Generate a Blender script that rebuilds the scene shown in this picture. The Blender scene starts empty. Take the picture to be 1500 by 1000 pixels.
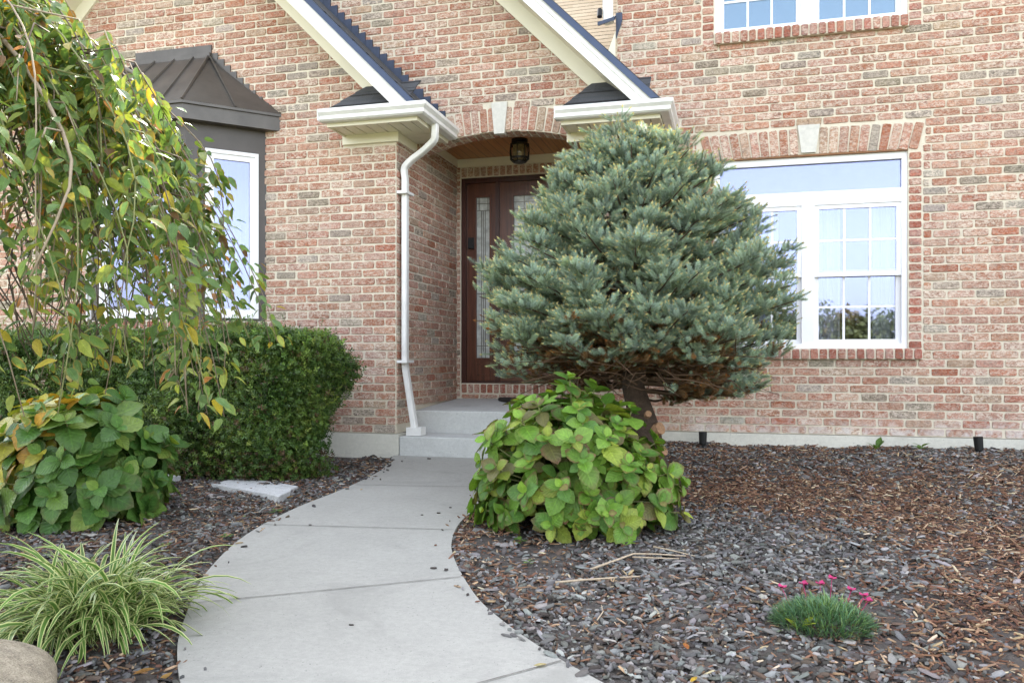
import bpy, math, random
import numpy as np
from mathutils import Vector, Matrix

random.seed(7)
rng = np.random.default_rng(11)
SC = bpy.context.scene
COL = SC.collection
R = math.radians

# ------------------------------------------------------------------ camera, sky, sun, exposure
cam_d = bpy.data.cameras.new("camera")
cam = bpy.data.objects.new("camera", cam_d)
COL.objects.link(cam)
cam.location = (0, 0, 1.0)
cam.rotation_euler = (R(90), 0, R(15))
cam_d.sensor_width = 36
cam_d.lens = 36 * 1195 / 1500
cam_d.shift_y = 0.016
cam_d.clip_start = 0.05
cam_d.clip_end = 2000
SC.camera = cam

SUN_EL, SUN_AZ = R(40), R(-22)        # sun stands behind the house
world = bpy.data.worlds.new("World")
SC.world = world
world.use_nodes = True
wn = world.node_tree
sky = wn.nodes.new("ShaderNodeTexSky")
sky.sky_type = 'NISHITA'
sky.sun_disc = False
sky.sun_elevation = SUN_EL
sky.sun_rotation = SUN_AZ
sky.dust_density = 2.0
sky.ozone_density = 1.0
hs = wn.nodes.new("ShaderNodeHueSaturation")
hs.inputs['Saturation'].default_value = 0.34
wn.links.new(sky.outputs[0], hs.inputs['Color'])
wn.links.new(hs.outputs[0], wn.nodes['Background'].inputs[0])
wn.nodes['Background'].inputs[1].default_value = 0.15

sd = bpy.data.lights.new("sun", 'SUN')
sd.energy = 2.1
sd.angle = R(0.5)
sd.color = (1.0, 0.93, 0.82)
sun = bpy.data.objects.new("sun", sd)
COL.objects.link(sun)
sdir = Vector((math.sin(SUN_AZ) * math.cos(SUN_EL), math.cos(SUN_AZ) * math.cos(SUN_EL), math.sin(SUN_EL)))
sun.rotation_euler = sdir.to_track_quat('Z', 'Y').to_euler()

SC.view_settings.view_transform = 'Standard'
SC.view_settings.look = 'None'
SC.view_settings.gamma = 1
SC.view_settings.exposure = 2.72
SC.cycles.max_bounces = 8
SC.cycles.diffuse_bounces = 4
SC.cycles.transparent_max_bounces = 8

# ------------------------------------------------------------------ materials
def new_mat(name):
    m = bpy.data.materials.new(name)
    m.use_nodes = True
    nt = m.node_tree
    b = nt.nodes['Principled BSDF']
    return m, nt, b

def nd(nt, kind, **kw):
    n = nt.nodes.new(kind)
    for k, v in kw.items():
        if k in n.inputs:
            n.inputs[k].default_value = v
        else:
            setattr(n, k, v)
    return n

def lk(nt, a, b):
    nt.links.new(a, b)

def noise(nt, scale, detail=4, rough=.6, vec=None, dist=0.0):
    n = nd(nt, "ShaderNodeTexNoise", Scale=scale, Detail=detail, Roughness=rough, Distortion=dist)
    if vec is not None:
        lk(nt, vec, n.inputs['Vector'])
    return n

def objco(nt):
    return nt.nodes.new("ShaderNodeTexCoord").outputs['Object']

def geopos(nt):
    return nt.nodes.new("ShaderNodeNewGeometry").outputs['Position']

def ramp(nt, fac, stops):
    r = nt.nodes.new("ShaderNodeValToRGB")
    e = r.color_ramp.elements
    while len(e) < len(stops):
        e.new(.5)
    for i, (p, c) in enumerate(stops):
        e[i].position = p
        e[i].color = (*c, 1) if len(c) == 3 else c
    lk(nt, fac, r.inputs[0])
    return r.outputs[0]

def mixc(nt, fac, a, b, mode='MIX'):
    m = nt.nodes.new("ShaderNodeMix")
    m.data_type = 'RGBA'
    m.blend_type = mode
    for s, v in ((m.inputs[0], fac), (m.inputs[6], a), (m.inputs[7], b)):
        if isinstance(v, (int, float)):
            s.default_value = v
        elif isinstance(v, tuple):
            s.default_value = (*v, 1)
        else:
            lk(nt, v, s)
    return m.outputs[2]

def math_(nt, op, a, b=None, clamp=False):
    m = nt.nodes.new("ShaderNodeMath")
    m.operation = op
    m.use_clamp = clamp
    for i, v in enumerate((a, b)):
        if v is None:
            continue
        if isinstance(v, (int, float)):
            m.inputs[i].default_value = v
        else:
            lk(nt, v, m.inputs[i])
    return m.outputs[0]

def bump(nt, bsdf, h, dist=.003, strength=.6):
    b = nd(nt, "ShaderNodeBump", Strength=strength, Distance=dist)
    lk(nt, h, b.inputs['Height'])
    lk(nt, b.outputs[0], bsdf.inputs['Normal'])

def attr(nt, name):
    n = nt.nodes.new("ShaderNodeAttribute")
    n.attribute_name = name
    return n

def simple(name, col, rough=.5, metal=0.0, var=.12, scale=9.0, bumpd=0.0, bscale=60, spec=.5):
    m, nt, b = new_mat(name)
    p = geopos(nt)
    n = noise(nt, scale, 5, .6, p)
    c = ramp(nt, n.outputs[0], [(.3, tuple(x * (1 - var) for x in col)), (.7, tuple(min(1, x * (1 + var)) for x in col))])
    lk(nt, c, b.inputs['Base Color'])
    b.inputs['Roughness'].default_value = rough
    b.inputs['Metallic'].default_value = metal
    b.inputs['Specular IOR Level'].default_value = spec
    if bumpd:
        bump(nt, b, noise(nt, bscale, 5, .6, p).outputs[0], bumpd)
    return m

def m_brick():
    m, nt, b = new_mat("brick")
    p = geopos(nt)
    a = attr(nt, "col")
    mp = nt.nodes.new("ShaderNodeMapping"); mp.inputs['Scale'].default_value = (.75, .75, 1.5); mp.inputs['Rotation'].default_value = (0, .5, 0)
    lk(nt, p, mp.inputs[0])
    n1 = noise(nt, 42, 8, .78, mp.outputs[0], 1.0)
    n2 = noise(nt, 85, 5, .7, p, .3)
    n3 = noise(nt, 12, 3, .5, p, 1.0)
    n4 = noise(nt, 19, 4, .6, p, .8)
    base = mixc(nt, ramp(nt, n2.outputs[0], [(.36, (0, 0, 0)), (.64, (1, 1, 1))]), mixc(nt, 1.0, a.outputs['Color'], (.62, .58, .56), 'MULTIPLY'),
                mixc(nt, 1.0, a.outputs['Color'], (1.25, 1.2, 1.14), 'MULTIPLY'))
    base = mixc(nt, ramp(nt, n4.outputs[0], [(.55, (0, 0, 0)), (.68, (.55, .55, .55))]), base, (.17, .12, .105))
    # whitewash smears whose amount differs from brick to brick
    sm = math_(nt, 'MULTIPLY', ramp(nt, n1.outputs[0], [(.455, (0, 0, 0)), (.575, (1, 1, 1))]), a.outputs['Alpha'], True)
    c = mixc(nt, sm, base, (.70, .585, .48))
    n5 = noise(nt, .9, 5, .65, p, .6)
    c = mixc(nt, ramp(nt, n5.outputs[0], [(.38, (.55, .55, .55)), (.62, (0, 0, 0))]), c, mixc(nt, 1.0, c, (.72, .72, .74), 'MULTIPLY'))
    # salty bloom on the lowest courses
    sep = nt.nodes.new("ShaderNodeSeparateXYZ")
    lk(nt, p, sep.inputs[0])
    low = nd(nt, "ShaderNodeMapRange")
    lk(nt, sep.outputs[2], low.inputs[0])
    for i, v in zip((1, 2, 3, 4), (.36, .56, 1.0, 0.0)):
        low.inputs[i].default_value = v
    right = nd(nt, "ShaderNodeMapRange")
    lk(nt, sep.outputs[1], right.inputs[0])
    for i, v in zip((1, 2, 3, 4), (6.9, 6.98, 0.0, 1.0)):
        right.inputs[i].default_value = v
    bl = math_(nt, 'MULTIPLY', math_(nt, 'MULTIPLY', low.outputs[0], right.outputs[0]), ramp(nt, n3.outputs[0], [(.38, (0, 0, 0)), (.6, (1, 1, 1))]))
    c = mixc(nt, math_(nt, 'MULTIPLY', bl, .75), c, (.66, .64, .62))
    lk(nt, c, b.inputs['Base Color'])
    b.inputs['Roughness'].default_value = .9
    b.inputs['Specular IOR Level'].default_value = .2
    bump(nt, b, math_(nt, 'ADD', n1.outputs[0], n2.outputs[0]), .006, .9)
    return m

def m_mortar():
    m, nt, b = new_mat("mortar")
    p = geopos(nt)
    n = noise(nt, 70, 6, .7, p)
    n2 = noise(nt, 2.2, 3, .6, p)
    c = mixc(nt, n2.outputs[0], ramp(nt, n.outputs[0], [(.3, (.53, .475, .375)), (.7, (.72, .65, .53))]), (.62, .56, .455))
    lk(nt, c, b.inputs['Base Color'])
    b.inputs['Roughness'].default_value = .95
    bump(nt, b, n.outputs[0], .004, .7)
    return m

def m_concrete(name, col=(.36, .365, .36), stain=True):
    m, nt, b = new_mat(name)
    p = geopos(nt)
    n = noise(nt, 260, 3, .7, p)
    n2 = noise(nt, 2.6, 6, .65, p, .4)
    n3 = noise(nt, 40, 4, .7, p)
    c = ramp(nt, n2.outputs[0], [(.3, tuple(x * .80 for x in col)), (.5, col), (.72, tuple(x * 1.12 for x in col))])
    c = mixc(nt, .55, c, ramp(nt, n.outputs[0], [(.3, tuple(x * .72 for x in col)), (.7, tuple(x * 1.25 for x in col))]))
    c = mixc(nt, .25, c, ramp(nt, n3.outputs[0], [(.35, tuple(x * .7 for x in col)), (.65, tuple(x * 1.2 for x in col))]))
    mpb = nt.nodes.new("ShaderNodeMapping"); mpb.inputs['Scale'].default_value = (9, 240, 240); mpb.inputs['Rotation'].default_value = (0, 0, .12)
    lk(nt, p, mpb.inputs[0])
    nb_ = noise(nt, 1.0, 3, .6, mpb.outputs[0], .3)
    c = mixc(nt, .13, c, ramp(nt, nb_.outputs[0], [(.35, tuple(x * .72 for x in col)), (.65, tuple(x * 1.22 for x in col))]))
    n6 = noise(nt, 1.3, 7, .7, p, 1.4)
    c = mixc(nt, ramp(nt, n6.outputs[0], [(.52, (0, 0, 0)), (.68, (.55, .55, .55))]), c, tuple(x * .68 for x in col))
    n7 = noise(nt, 95, 2, .5, p)
    c = mixc(nt, ramp(nt, n7.outputs[0], [(.68, (0, 0, 0)), (.74, (.7, .7, .7))]), c, tuple(x * .45 for x in col))
    lk(nt, c, b.inputs['Base Color'])
    b.inputs['Roughness'].default_value = .88
    b.inputs['Specular IOR Level'].default_value = .3
    bump(nt, b, n.outputs[0], .002, .5)
    return m

def m_leaf(name, trans=.3, veins=True, edge=None, rough=.45, vein_col=(1.25, 1.3, 1.0), nlat=7.0):
    m, nt, b = new_mat(name)
    a = attr(nt, "col")
    col = a.outputs['Color']
    p = geopos(nt)
    nz = noise(nt, 45, 4, .6, p)
    col = mixc(nt, ramp(nt, nz.outputs[0], [(.35, (0, 0, 0)), (.7, (1, 1, 1))]), mixc(nt, 1.0, col, (.78, .8, .75), 'MULTIPLY'), mixc(nt, 1.0, col, (1.15, 1.12, 1.1), 'MULTIPLY'))
    if veins or edge:
        uv = nt.nodes.new("ShaderNodeTexCoord").outputs['UV']
        s = nt.nodes.new("ShaderNodeSeparateXYZ")
        lk(nt, uv, s.inputs[0])
        av = math_(nt, 'ABSOLUTE', math_(nt, 'SUBTRACT', s.outputs[1], .5))       # 0 mid .. .5 edge
    if edge:
        w = ramp(nt, math_(nt, 'ADD', av, math_(nt, 'MULTIPLY', nz.outputs[0], .25)), [(.42, (0, 0, 0)), (.6, (1, 1, 1))])
        tipw = ramp(nt, math_(nt, 'ADD', s.outputs[0], math_(nt, 'MULTIPLY', nz.outputs[0], .2)), [(.85, (0, 0, 0)), (1.0, (1, 1, 1))])
        w = math_(nt, 'MULTIPLY', math_(nt, 'MAXIMUM', w, tipw), a.outputs['Alpha'])
        col = mixc(nt, w, col, edge)
    if veins:
        lat = math_(nt, 'FRACT', math_(nt, 'MULTIPLY', math_(nt, 'SUBTRACT', s.outputs[0], math_(nt, 'MULTIPLY', av, .55)), nlat))
        lat = math_(nt, 'LESS_THAN', math_(nt, 'ABSOLUTE', math_(nt, 'SUBTRACT', lat, .5)), .07)
        mid = math_(nt, 'LESS_THAN', av, .025)
        v = math_(nt, 'MAXIMUM', math_(nt, 'MULTIPLY', lat, .6), mid)
        col = mixc(nt, math_(nt, 'MULTIPLY', v, .32), col, mixc(nt, 1.0, col, tuple(1.5 * x for x in vein_col), 'MULTIPLY'))
        h = math_(nt, 'SUBTRACT', math_(nt, 'SINE', math_(nt, 'MULTIPLY', math_(nt, 'SUBTRACT', s.outputs[0], math_(nt, 'MULTIPLY', av, .55)), nlat * 6.283)), v)
        bump(nt, b, h, .002, .35)
    lk(nt, col, b.inputs['Base Color'])
    b.inputs['Roughness'].default_value = rough
    b.inputs['Specular IOR Level'].default_value = .35
    if trans:
        t = nt.nodes.new("ShaderNodeBsdfTranslucent")
        lk(nt, mixc(nt, 1.0, col, (1.3, 1.25, .6), 'MULTIPLY'), t.inputs[0])
        mx = nt.nodes.new("ShaderNodeMixShader")
        mx.inputs[0].default_value = trans
        lk(nt, b.outputs[0], mx.inputs[1])
        lk(nt, t.outputs[0], mx.inputs[2])
        lk(nt, mx.outputs[0], nt.nodes['Material Output'].inputs[0])
    return m

def m_stripe():
    m, nt, b = new_mat("striped_blade")
    a = attr(nt, "col")
    uv = nt.nodes.new("ShaderNodeTexCoord").outputs['UV']
    s = nt.nodes.new("ShaderNodeSeparateXYZ")
    lk(nt, uv, s.inputs[0])
    av = math_(nt, 'ABSOLUTE', math_(nt, 'SUBTRACT', s.outputs[1], .5))
    w = ramp(nt, av, [(.27, (0, 0, 0)), (.36, (1, 1, 1))])
    c = mixc(nt, w, a.outputs['Color'], (.58, .60, .26))
    lk(nt, c, b.inputs['Base Color'])
    b.inputs['Roughness'].default_value = .4
    t = nt.nodes.new("ShaderNodeBsdfTranslucent")
    lk(nt, c, t.inputs[0])
    mx = nt.nodes.new("ShaderNodeMixShader")
    mx.inputs[0].default_value = .25
    lk(nt, b.outputs[0], mx.inputs[1])
    lk(nt, t.outputs[0], mx.inputs[2])
    lk(nt, mx.outputs[0], nt.nodes['Material Output'].inputs[0])
    return m

def m_attr(name, rough=.85, var=.25, scale=60, bumpd=.002):
    m, nt, b = new_mat(name)
    a = attr(nt, "col")
    n = noise(nt, scale, 5, .65, geopos(nt))
    c = mixc(nt, n.outputs[0], mixc(nt, 1.0, a.outputs['Color'], (1 - var,) * 3, 'MULTIPLY'), mixc(nt, 1.0, a.outputs['Color'], (1 + var,) * 3, 'MULTIPLY'))
    lk(nt, c, b.inputs['Base Color'])
    b.inputs['Roughness'].default_value = rough
    b.inputs['Specular IOR Level'].default_value = .3
    if bumpd:
        bump(nt, b, n.outputs[0], bumpd)
    return m

def m_glass(name, fac=.5, tint=(.9, .94, 1.0)):
    m, nt, b = new_mat(name)
    nt.nodes.remove(b)
    g = nt.nodes.new("ShaderNodeBsdfGlossy")
    g.inputs['Roughness'].default_value = .015
    g.inputs['Color'].default_value = (*tint, 1)
    nn = noise(nt, 1.7, 2, .5, geopos(nt))
    bp = nd(nt, "ShaderNodeBump", Strength=.06, Distance=.02)
    lk(nt, nn.outputs[0], bp.inputs['Height'])
    lk(nt, bp.outputs[0], g.inputs['Normal'])
    t = nt.nodes.new("ShaderNodeBsdfTransparent")
    t.inputs[0].default_value = (.76, .78, .80, 1)
    mx = nt.nodes.new("ShaderNodeMixShader")
    mx.inputs[0].default_value = fac
    lk(nt, t.outputs[0], mx.inputs[1])
    lk(nt, g.outputs[0], mx.inputs[2])
    lk(nt, mx.outputs[0], nt.nodes['Material Output'].inputs[0])
    return m

def m_wood(name, c0, c1, axis='Z', plank=0.0, rough=.35):
    m, nt, b = new_mat(name)
    p = geopos(nt)
    mp = nt.nodes.new("ShaderNodeMapping")
    mp.inputs['Scale'].default_value = {'Z': (22, 22, 1.6), 'Y': (22, 1.6, 22)}[axis]
    lk(nt, p, mp.inputs[0])
    n = noise(nt, 1.6, 6, .6, mp.outputs[0], .8)
    c = ramp(nt, n.outputs[0], [(.3, c0), (.7, c1)])
    if plank:
        s = nt.nodes.new("ShaderNodeSeparateXYZ")
        lk(nt, p, s.inputs[0])
        q = math_(nt, 'DIVIDE', s.outputs[0], plank)
        wn_ = nt.nodes.new("ShaderNodeTexWhiteNoise")
        wn_.noise_dimensions = '1D'
        lk(nt, math_(nt, 'FLOOR', q), wn_.inputs['W'])
        c = mixc(nt, math_(nt, 'MULTIPLY', wn_.outputs[0], .5), c, c0)
        g = math_(nt, 'LESS_THAN', math_(nt, 'FRACT', q), .06)
        c = mixc(nt, g, c, tuple(.25 * x for x in c0))
    lk(nt, c, b.inputs['Base Color'])
    b.inputs['Roughness'].default_value = rough
    bump(nt, b, n.outputs[0], .0015, .3)
    return m

def m_shingle(name, c0, c1, row=.14, axis=2):
    m, nt, b = new_mat(name)
    p = geopos(nt)
    s = nt.nodes.new("ShaderNodeSeparateXYZ")
    lk(nt, p, s.inputs[0])
    n = noise(nt, 24, 4, .7, p)
    n2 = noise(nt, 220, 3, .7, p)
    q = math_(nt, 'DIVIDE', math_(nt, 'ADD', s.outputs[axis], math_(nt, 'MULTIPLY', n.outputs[0], .02)), row)
    f = math_(nt, 'FRACT', q)
    br = nt.nodes.new("ShaderNodeTexWhiteNoise")
    br.noise_dimensions = '2D'
    cmb = nt.nodes.new("ShaderNodeCombineXYZ")
    lk(nt, math_(nt, 'FLOOR', math_(nt, 'ADD', math_(nt, 'DIVIDE', s.outputs[0], .16), math_(nt, 'MULTIPLY', math_(nt, 'FLOOR', q), .37))), cmb.inputs[0])
    lk(nt, math_(nt, 'FLOOR', q), cmb.inputs[1])
    lk(nt, cmb.outputs[0], br.inputs['Vector'])
    c = mixc(nt, br.outputs[0], c0, c1)
    c = mixc(nt, .4, c, ramp(nt, n2.outputs[0], [(.35, tuple(.6 * x for x in c0)), (.7, tuple(1.4 * x for x in c1))]))
    c = mixc(nt, math_(nt, 'LESS_THAN', f, .16), c, tuple(.3 * x for x in c0))
    lk(nt, c, b.inputs['Base Color'])
    b.inputs['Roughness'].default_value = .9
    bump(nt, b, math_(nt, 'ADD', f, n2.outputs[0]), .01, .5)
    return m

def m_rock(name, cols, scale=9, bd=.01):
    m, nt, b = new_mat(name)
    p = objco(nt)
    n = noise(nt, scale, 8, .7, p, .4)
    n2 = noise(nt, scale * 9, 5, .7, p)
    c = ramp(nt, n.outputs[0], [(.32, cols[0]), (.5, cols[1]), (.68, cols[2])])
    c = mixc(nt, .45, c, ramp(nt, n2.outputs[0], [(.35, tuple(.45 * x for x in cols[0])), (.65, tuple(1.3 * x for x in cols[2]))]))
    lk(nt, c, b.inputs['Base Color'])
    b.inputs['Roughness'].default_value = .85
    bump(nt, b, math_(nt, 'ADD', n.outputs[0], math_(nt, 'MULTIPLY', n2.outputs[0], .4)), bd, .8)
    return m

def m_ground():
    m, nt, b = new_mat("soil_and_lawn")
    p = geopos(nt)
    s = nt.nodes.new("ShaderNodeSeparateXYZ")
    lk(nt, p, s.inputs[0])
    n = noise(nt, 30, 6, .7, p)
    n2 = noise(nt, .6, 4, .6, p)
    soil = ramp(nt, n.outputs[0], [(.3, (.03, .026, .024)), (.7, (.085, .07, .06))])
    lawn = mixc(nt, n.outputs[0], ramp(nt, n2.outputs[0], [(.3, (.13, .145, .05)), (.7, (.22, .21, .09))]), (.17, .16, .07))
    inb = math_(nt, 'MULTIPLY', math_(nt, 'GREATER_THAN', s.outputs[1], .9), math_(nt, 'LESS_THAN', math_(nt, 'ABSOLUTE', s.outputs[0]), 7.5))
    inb = math_(nt, 'MULTIPLY', inb, math_(nt, 'LESS_THAN', s.outputs[1], 16))
    lk(nt, mixc(nt, inb, lawn, soil), b.inputs['Base Color'])
    b.inputs['Roughness'].default_value = .95
    bump(nt, b, n.outputs[0], .02, .7)
    return m

M = dict(
    brick=m_brick(), mortar=m_mortar(),
    walk=m_concrete("walk_concrete", (.325, .318, .292)), step=m_concrete("step_concrete", (.52, .525, .51)),
    found=m_concrete("foundation_concrete", (.60, .58, .51)),
    white=simple("white_vinyl", (.77, .77, .79), .35, var=.03, scale=3),
    cream=simple("cream_trim", (.72, .68, .54), .45, var=.04, scale=3),
    gutter=simple("white_gutter_metal", (.76, .75, .73), .38, var=.09, scale=7),
    bronze=simple("bronze_metal", (.085, .076, .068), .40, .25, var=.22, scale=5, bumpd=.002, bscale=9),
    bronze_trim=simple("brown_trim_board", (.070, .060, .055), .5, var=.1, scale=8),
    drip=simple("sky_tinted_drip_edge", (.036, .050, .088), .3, .5, var=.1),  # blue of the mirrored sky is put into the dark metal's base colour
    flash=simple("dark_flashing", (.04, .052, .085), .45, .4, var=.2, scale=20),
    shingle=m_shingle("black_shingle", (.035, .037, .043), (.075, .078, .085), .12, 2),
    tan=m_shingle("tan_shingle", (.48, .39, .26), (.62, .53, .39), .055, 2),
    door=m_wood("mahogany", (.055, .018, .010), (.13, .042, .022), 'Z'),
    jamb=m_wood("dark_mahogany", (.03, .010, .008), (.07, .021, .015), 'Z'),
    ceil=m_wood("ceiling_planks", (.34, .125, .036), (.60, .26, .085), 'Y', .083),
    glass=m_glass("window_glass", .23, (.48, .53, .86)), glass_blue=m_glass("upper_window_glass", .28, (.33, .46, .58)),
    dglass=simple("frosted_leaded_glass", (.46, .48, .46), .12, var=.35, scale=14, bumpd=.004, bscale=30),
    caming=simple("lead_caming", (.18, .17, .15), .35, .8),
    black=simple("black_metal", (.015, .015, .016), .4, .3),
    iron=simple("dark_iron", (.02, .017, .014), .5, .6),
    amber=simple("seeded_glass", (.20, .15, .08), .12, var=.4, scale=50),
    mat=simple("black_rubber", (.012, .012, .014), .8, bumpd=.004, bscale=150),
    curtain=simple("sheer_curtain", (.78, .78, .77), .9, var=.04),
    dark=simple("beige_room_wall", (.42, .39, .34), .9),
    render=simple("rear_brick_render", (.34, .22, .18), .9, var=.2, scale=4),
    stone=simple("limestone", (.56, .54, .49), .85, var=.1, scale=30, bumpd=.002, bscale=120),
    bark=m_rock("spruce_bark", [(.022, .013, .008), (.060, .037, .023), (.12, .078, .05)], 34, .035),
    twig=m_attr("twig_bark", .8, .3, 80),
    cut=simple("cut_wood", (.30, .17, .09), .8, var=.35, scale=60),
    needle=m_leaf("spruce_needle", .28, veins=False, rough=.5),
    hedge=m_leaf("hedge_leaf", .18, veins=False, rough=.38),
    hyd=m_leaf("hydrangea_leaf", .25, True, edge=(.15, .045, .035), rough=.42),
    cherry=m_leaf("cherry_leaf", .35, True, edge=(.35, .20, .04), rough=.36, nlat=9.0),
    blade=m_stripe(),
    chip=m_attr("bark_chip", .85, .35, 90),
    boulder=m_rock("granite_boulder", [(.10, .085, .065), (.36, .295, .21), (.62, .53, .40)], 24, .03),
    slab=m_rock("granite_slab", [(.30, .30, .31), (.52, .52, .52), (.66, .66, .65)], 22, .008),
    tuft=m_leaf("tuft_leaf", .2, veins=False, rough=.5), petal=simple("magenta_petal", (.36, .01, .10), .5, var=.3, scale=80),
    weed=m_leaf("weed_leaf", .25, True, rough=.5),
    far=m_leaf("far_foliage", .2, veins=False, rough=.6), ground=m_ground(),
    stick=simple("dry_stick", (.42, .33, .23), .8, var=.25, scale=40),
    joint=simple("joint_dirt", (.14, .13, .12), .95),
)

# ------------------------------------------------------------------ mesh helpers
class MB:
    def __init__(s):
        s.v, s.f, s.m, s.c = [], [], [], []
    def face(s, idx, mi=0, col=(1, 1, 1, 1)):
        s.f.append(idx); s.m.append(mi); s.c.append(col)
    def quad(s, a, b, c, d, mi=0, col=(1, 1, 1, 1)):
        n = len(s.v); s.v += [tuple(a), tuple(b), tuple(c), tuple(d)]; s.face((n, n + 1, n + 2, n + 3), mi, col)
    def box(s, x0, x1, y0, y1, z0, z1, mi=0):
        n = len(s.v)
        s.v += [(x0, y0, z0), (x1, y0, z0), (x1, y1, z0), (x0, y1, z0), (x0, y0, z1), (x1, y0, z1), (x1, y1, z1), (x0, y1, z1)]
        for q in ((0, 3, 2, 1), (4, 5, 6, 7), (0, 1, 5, 4), (1, 2, 6, 5), (2, 3, 7, 6), (3, 0, 4, 7)):
            s.face(tuple(n + i for i in q), mi)
    def prism(s, poly, ext, mi=0):
        """poly: 3D points; ext: vector"""
        n = len(s.v); k = len(poly); e = Vector(ext)
        s.v += [tuple(p) for p in poly] + [tuple(Vector(p) + e) for p in poly]
        s.face(tuple(range(n, n + k)), mi); s.face(tuple(range(n + 2 * k - 1, n + k - 1, -1)), mi)
        for i in range(k):
            j = (i + 1) % k
            s.face((n + i, n + k + i, n + k + j, n + j), mi)
    def pxz(s, poly, y0, y1, mi=0):
        s.prism([(x, y0, z) for x, z in poly], (0, y1 - y0, 0), mi)
    def tube(s, path, r, seg=8, mi=0, col=(1, 1, 1, 1), cap=True):
        path = [Vector(p) for p in path]; k = len(path)
        rr = r if isinstance(r, (list, tuple)) else [r] * k
        n = len(s.v); up = Vector((0.13, 0.31, .94))
        prev = None
        for i, p in enumerate(path):
            t = (path[min(i + 1, k - 1)] - path[max(i - 1, 0)])
            if t.length < 1e-9: t = Vector((0, 0, 1))
            t.normalize()
            if prev is None:
                x = t.cross(up)
                if x.length < .05: x = t.cross(Vector((1, 0, 0)))
            else:
                x = prev - t * prev.dot(t)
            x.normalize(); prev = x; y = t.cross(x)
            for j in range(seg):
                a = 2 * math.pi * j / seg
                s.v.append(tuple(p + (x * math.cos(a) + y * math.sin(a)) * rr[i]))
        for i in range(k - 1):
            for j in range(seg):
                q = (j + 1) % seg
                s.face((n + i * seg + j, n + i * seg + q, n + (i + 1) * seg + q, n + (i + 1) * seg + j), mi, col)
        if cap:
            s.face(tuple(n + j for j in range(seg))[::-1], mi, col)
            s.face(tuple(n + (k - 1) * seg + j for j in range(seg)), mi, col)
    def sweep(s, path, prof, mi=0):
        """prof: (out, up) points swept along a horizontal XY path, mitred; out is to the right of travel"""
        path = [Vector(p) for p in path]; k = len(path); n = len(s.v); q = len(prof)
        for i, p in enumerate(path):
            d0 = (path[i] - path[i - 1]).normalized() if i else None
            d1 = (path[i + 1] - path[i]).normalized() if i < k - 1 else None
            d0 = d0 or d1; d1 = d1 or d0
            n0 = Vector((d0.y, -d0.x, 0)); n1 = Vector((d1.y, -d1.x, 0))
            m = (n0 + n1).normalized(); m /= max(.3, m.dot(n0))
            for o, u in prof:
                s.v.append(tuple(p + m * o + Vector((0, 0, u))))
        for i in range(k - 1):
            for j in range(q):
                r = (j + 1) % q
                s.face((n + i * q + j, n + (i + 1) * q + j, n + (i + 1) * q + r, n + i * q + r), mi)
        s.face(tuple(n + j for j in range(q)), mi); s.face(tuple(n + (k - 1) * q + j for j in range(q))[::-1], mi)
    def brick(s, o, u, v, nrm, w, h, col, mi=1, proud=.007):
        o, u, v, nrm = Vector(o), Vector(u), Vector(v), Vector(nrm)
        a, b = w / 2, h / 2
        if a < .008: return
        ch = min(.013, a * .5); cv = min(.011, b * .5)
        pts = []
        for sx, sy in ((1, 1), (-1, 1), (-1, -1), (1, -1)):
            c3 = [(sx * a, sy * (b - cv * random.uniform(.4, 1.5))), (sx * (a - ch * .3), sy * (b - cv * .3)), (sx * (a - ch * random.uniform(.4, 1.5)), sy * b)]
            if sx * sy < 0: c3 = c3[::-1]
            pts += c3
        j = min(.0022, a * .1)
        pts = [(x + random.uniform(-j, j), y + random.uniform(-j, j)) for x, y in pts]
        t1, t2 = random.uniform(-.02, .02), random.uniform(-.03, .03)
        pr = proud + random.uniform(-.002, .003)
        n = len(s.v)
        for x, y in pts: s.v.append(tuple(o + u * x + v * y - nrm * .003))
        for x, y in pts:
            x2, y2 = x * (1 - .0035 / a), y * (1 - .0035 / b)
            s.v.append(tuple(o + u * x2 + v * y2 + nrm * (pr + t1 * x + t2 * y)))
        k = 12
        for i in range(k):
            jn = (i + 1) % k
            s.face((n + i, n + jn, n + k + jn, n + k + i), mi, col)
        s.face(tuple(range(n + k, n + 2 * k)), mi, col)
    def build(s, name, mats, parent=None, smooth=False, attrib=False):
        me = bpy.data.meshes.new(name)
        me.from_pydata(s.v, [], s.f)
        for m in (mats if isinstance(mats, (list, tuple)) else [mats]): me.materials.append(m)
        me.polygons.foreach_set("material_index", s.m)
        if smooth: me.polygons.foreach_set("use_smooth", [True] * len(s.f))
        if attrib:
            at = me.attributes.new("col", 'FLOAT_COLOR', 'FACE')
            at.data.foreach_set("color", np.array(s.c, dtype=np.float32).ravel())
        me.update()
        return link(name, me, parent)

def link(name, data, parent=None):
    o = bpy.data.objects.new(name, data)
    COL.objects.link(o)
    if parent is not None: o.parent = parent
    return o

def thing(name, label, cat, group=None, loc=(0, 0, 0)):
    o = bpy.data.objects.new(name, None); COL.objects.link(o); o.location = loc
    o.empty_display_size = .1
    return tag(o, label, cat, group)

def tag(o, label, cat, group=None):
    o['label'] = label; o['category'] = cat
    if group: o['group'] = group
    return o

def part(mb, name, mats, parent, **kw):
    """builds in world coordinates, then hangs it under a parent Empty or mesh"""
    o = mb.build(name, mats, None, **kw)
    hang(o, parent)
    return o

def hang(o, parent):
    off = Vector((0, 0, 0)); p = parent
    while p is not None:
        off += p.location; p = p.parent
    o.parent = parent
    o.location = -off

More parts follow.
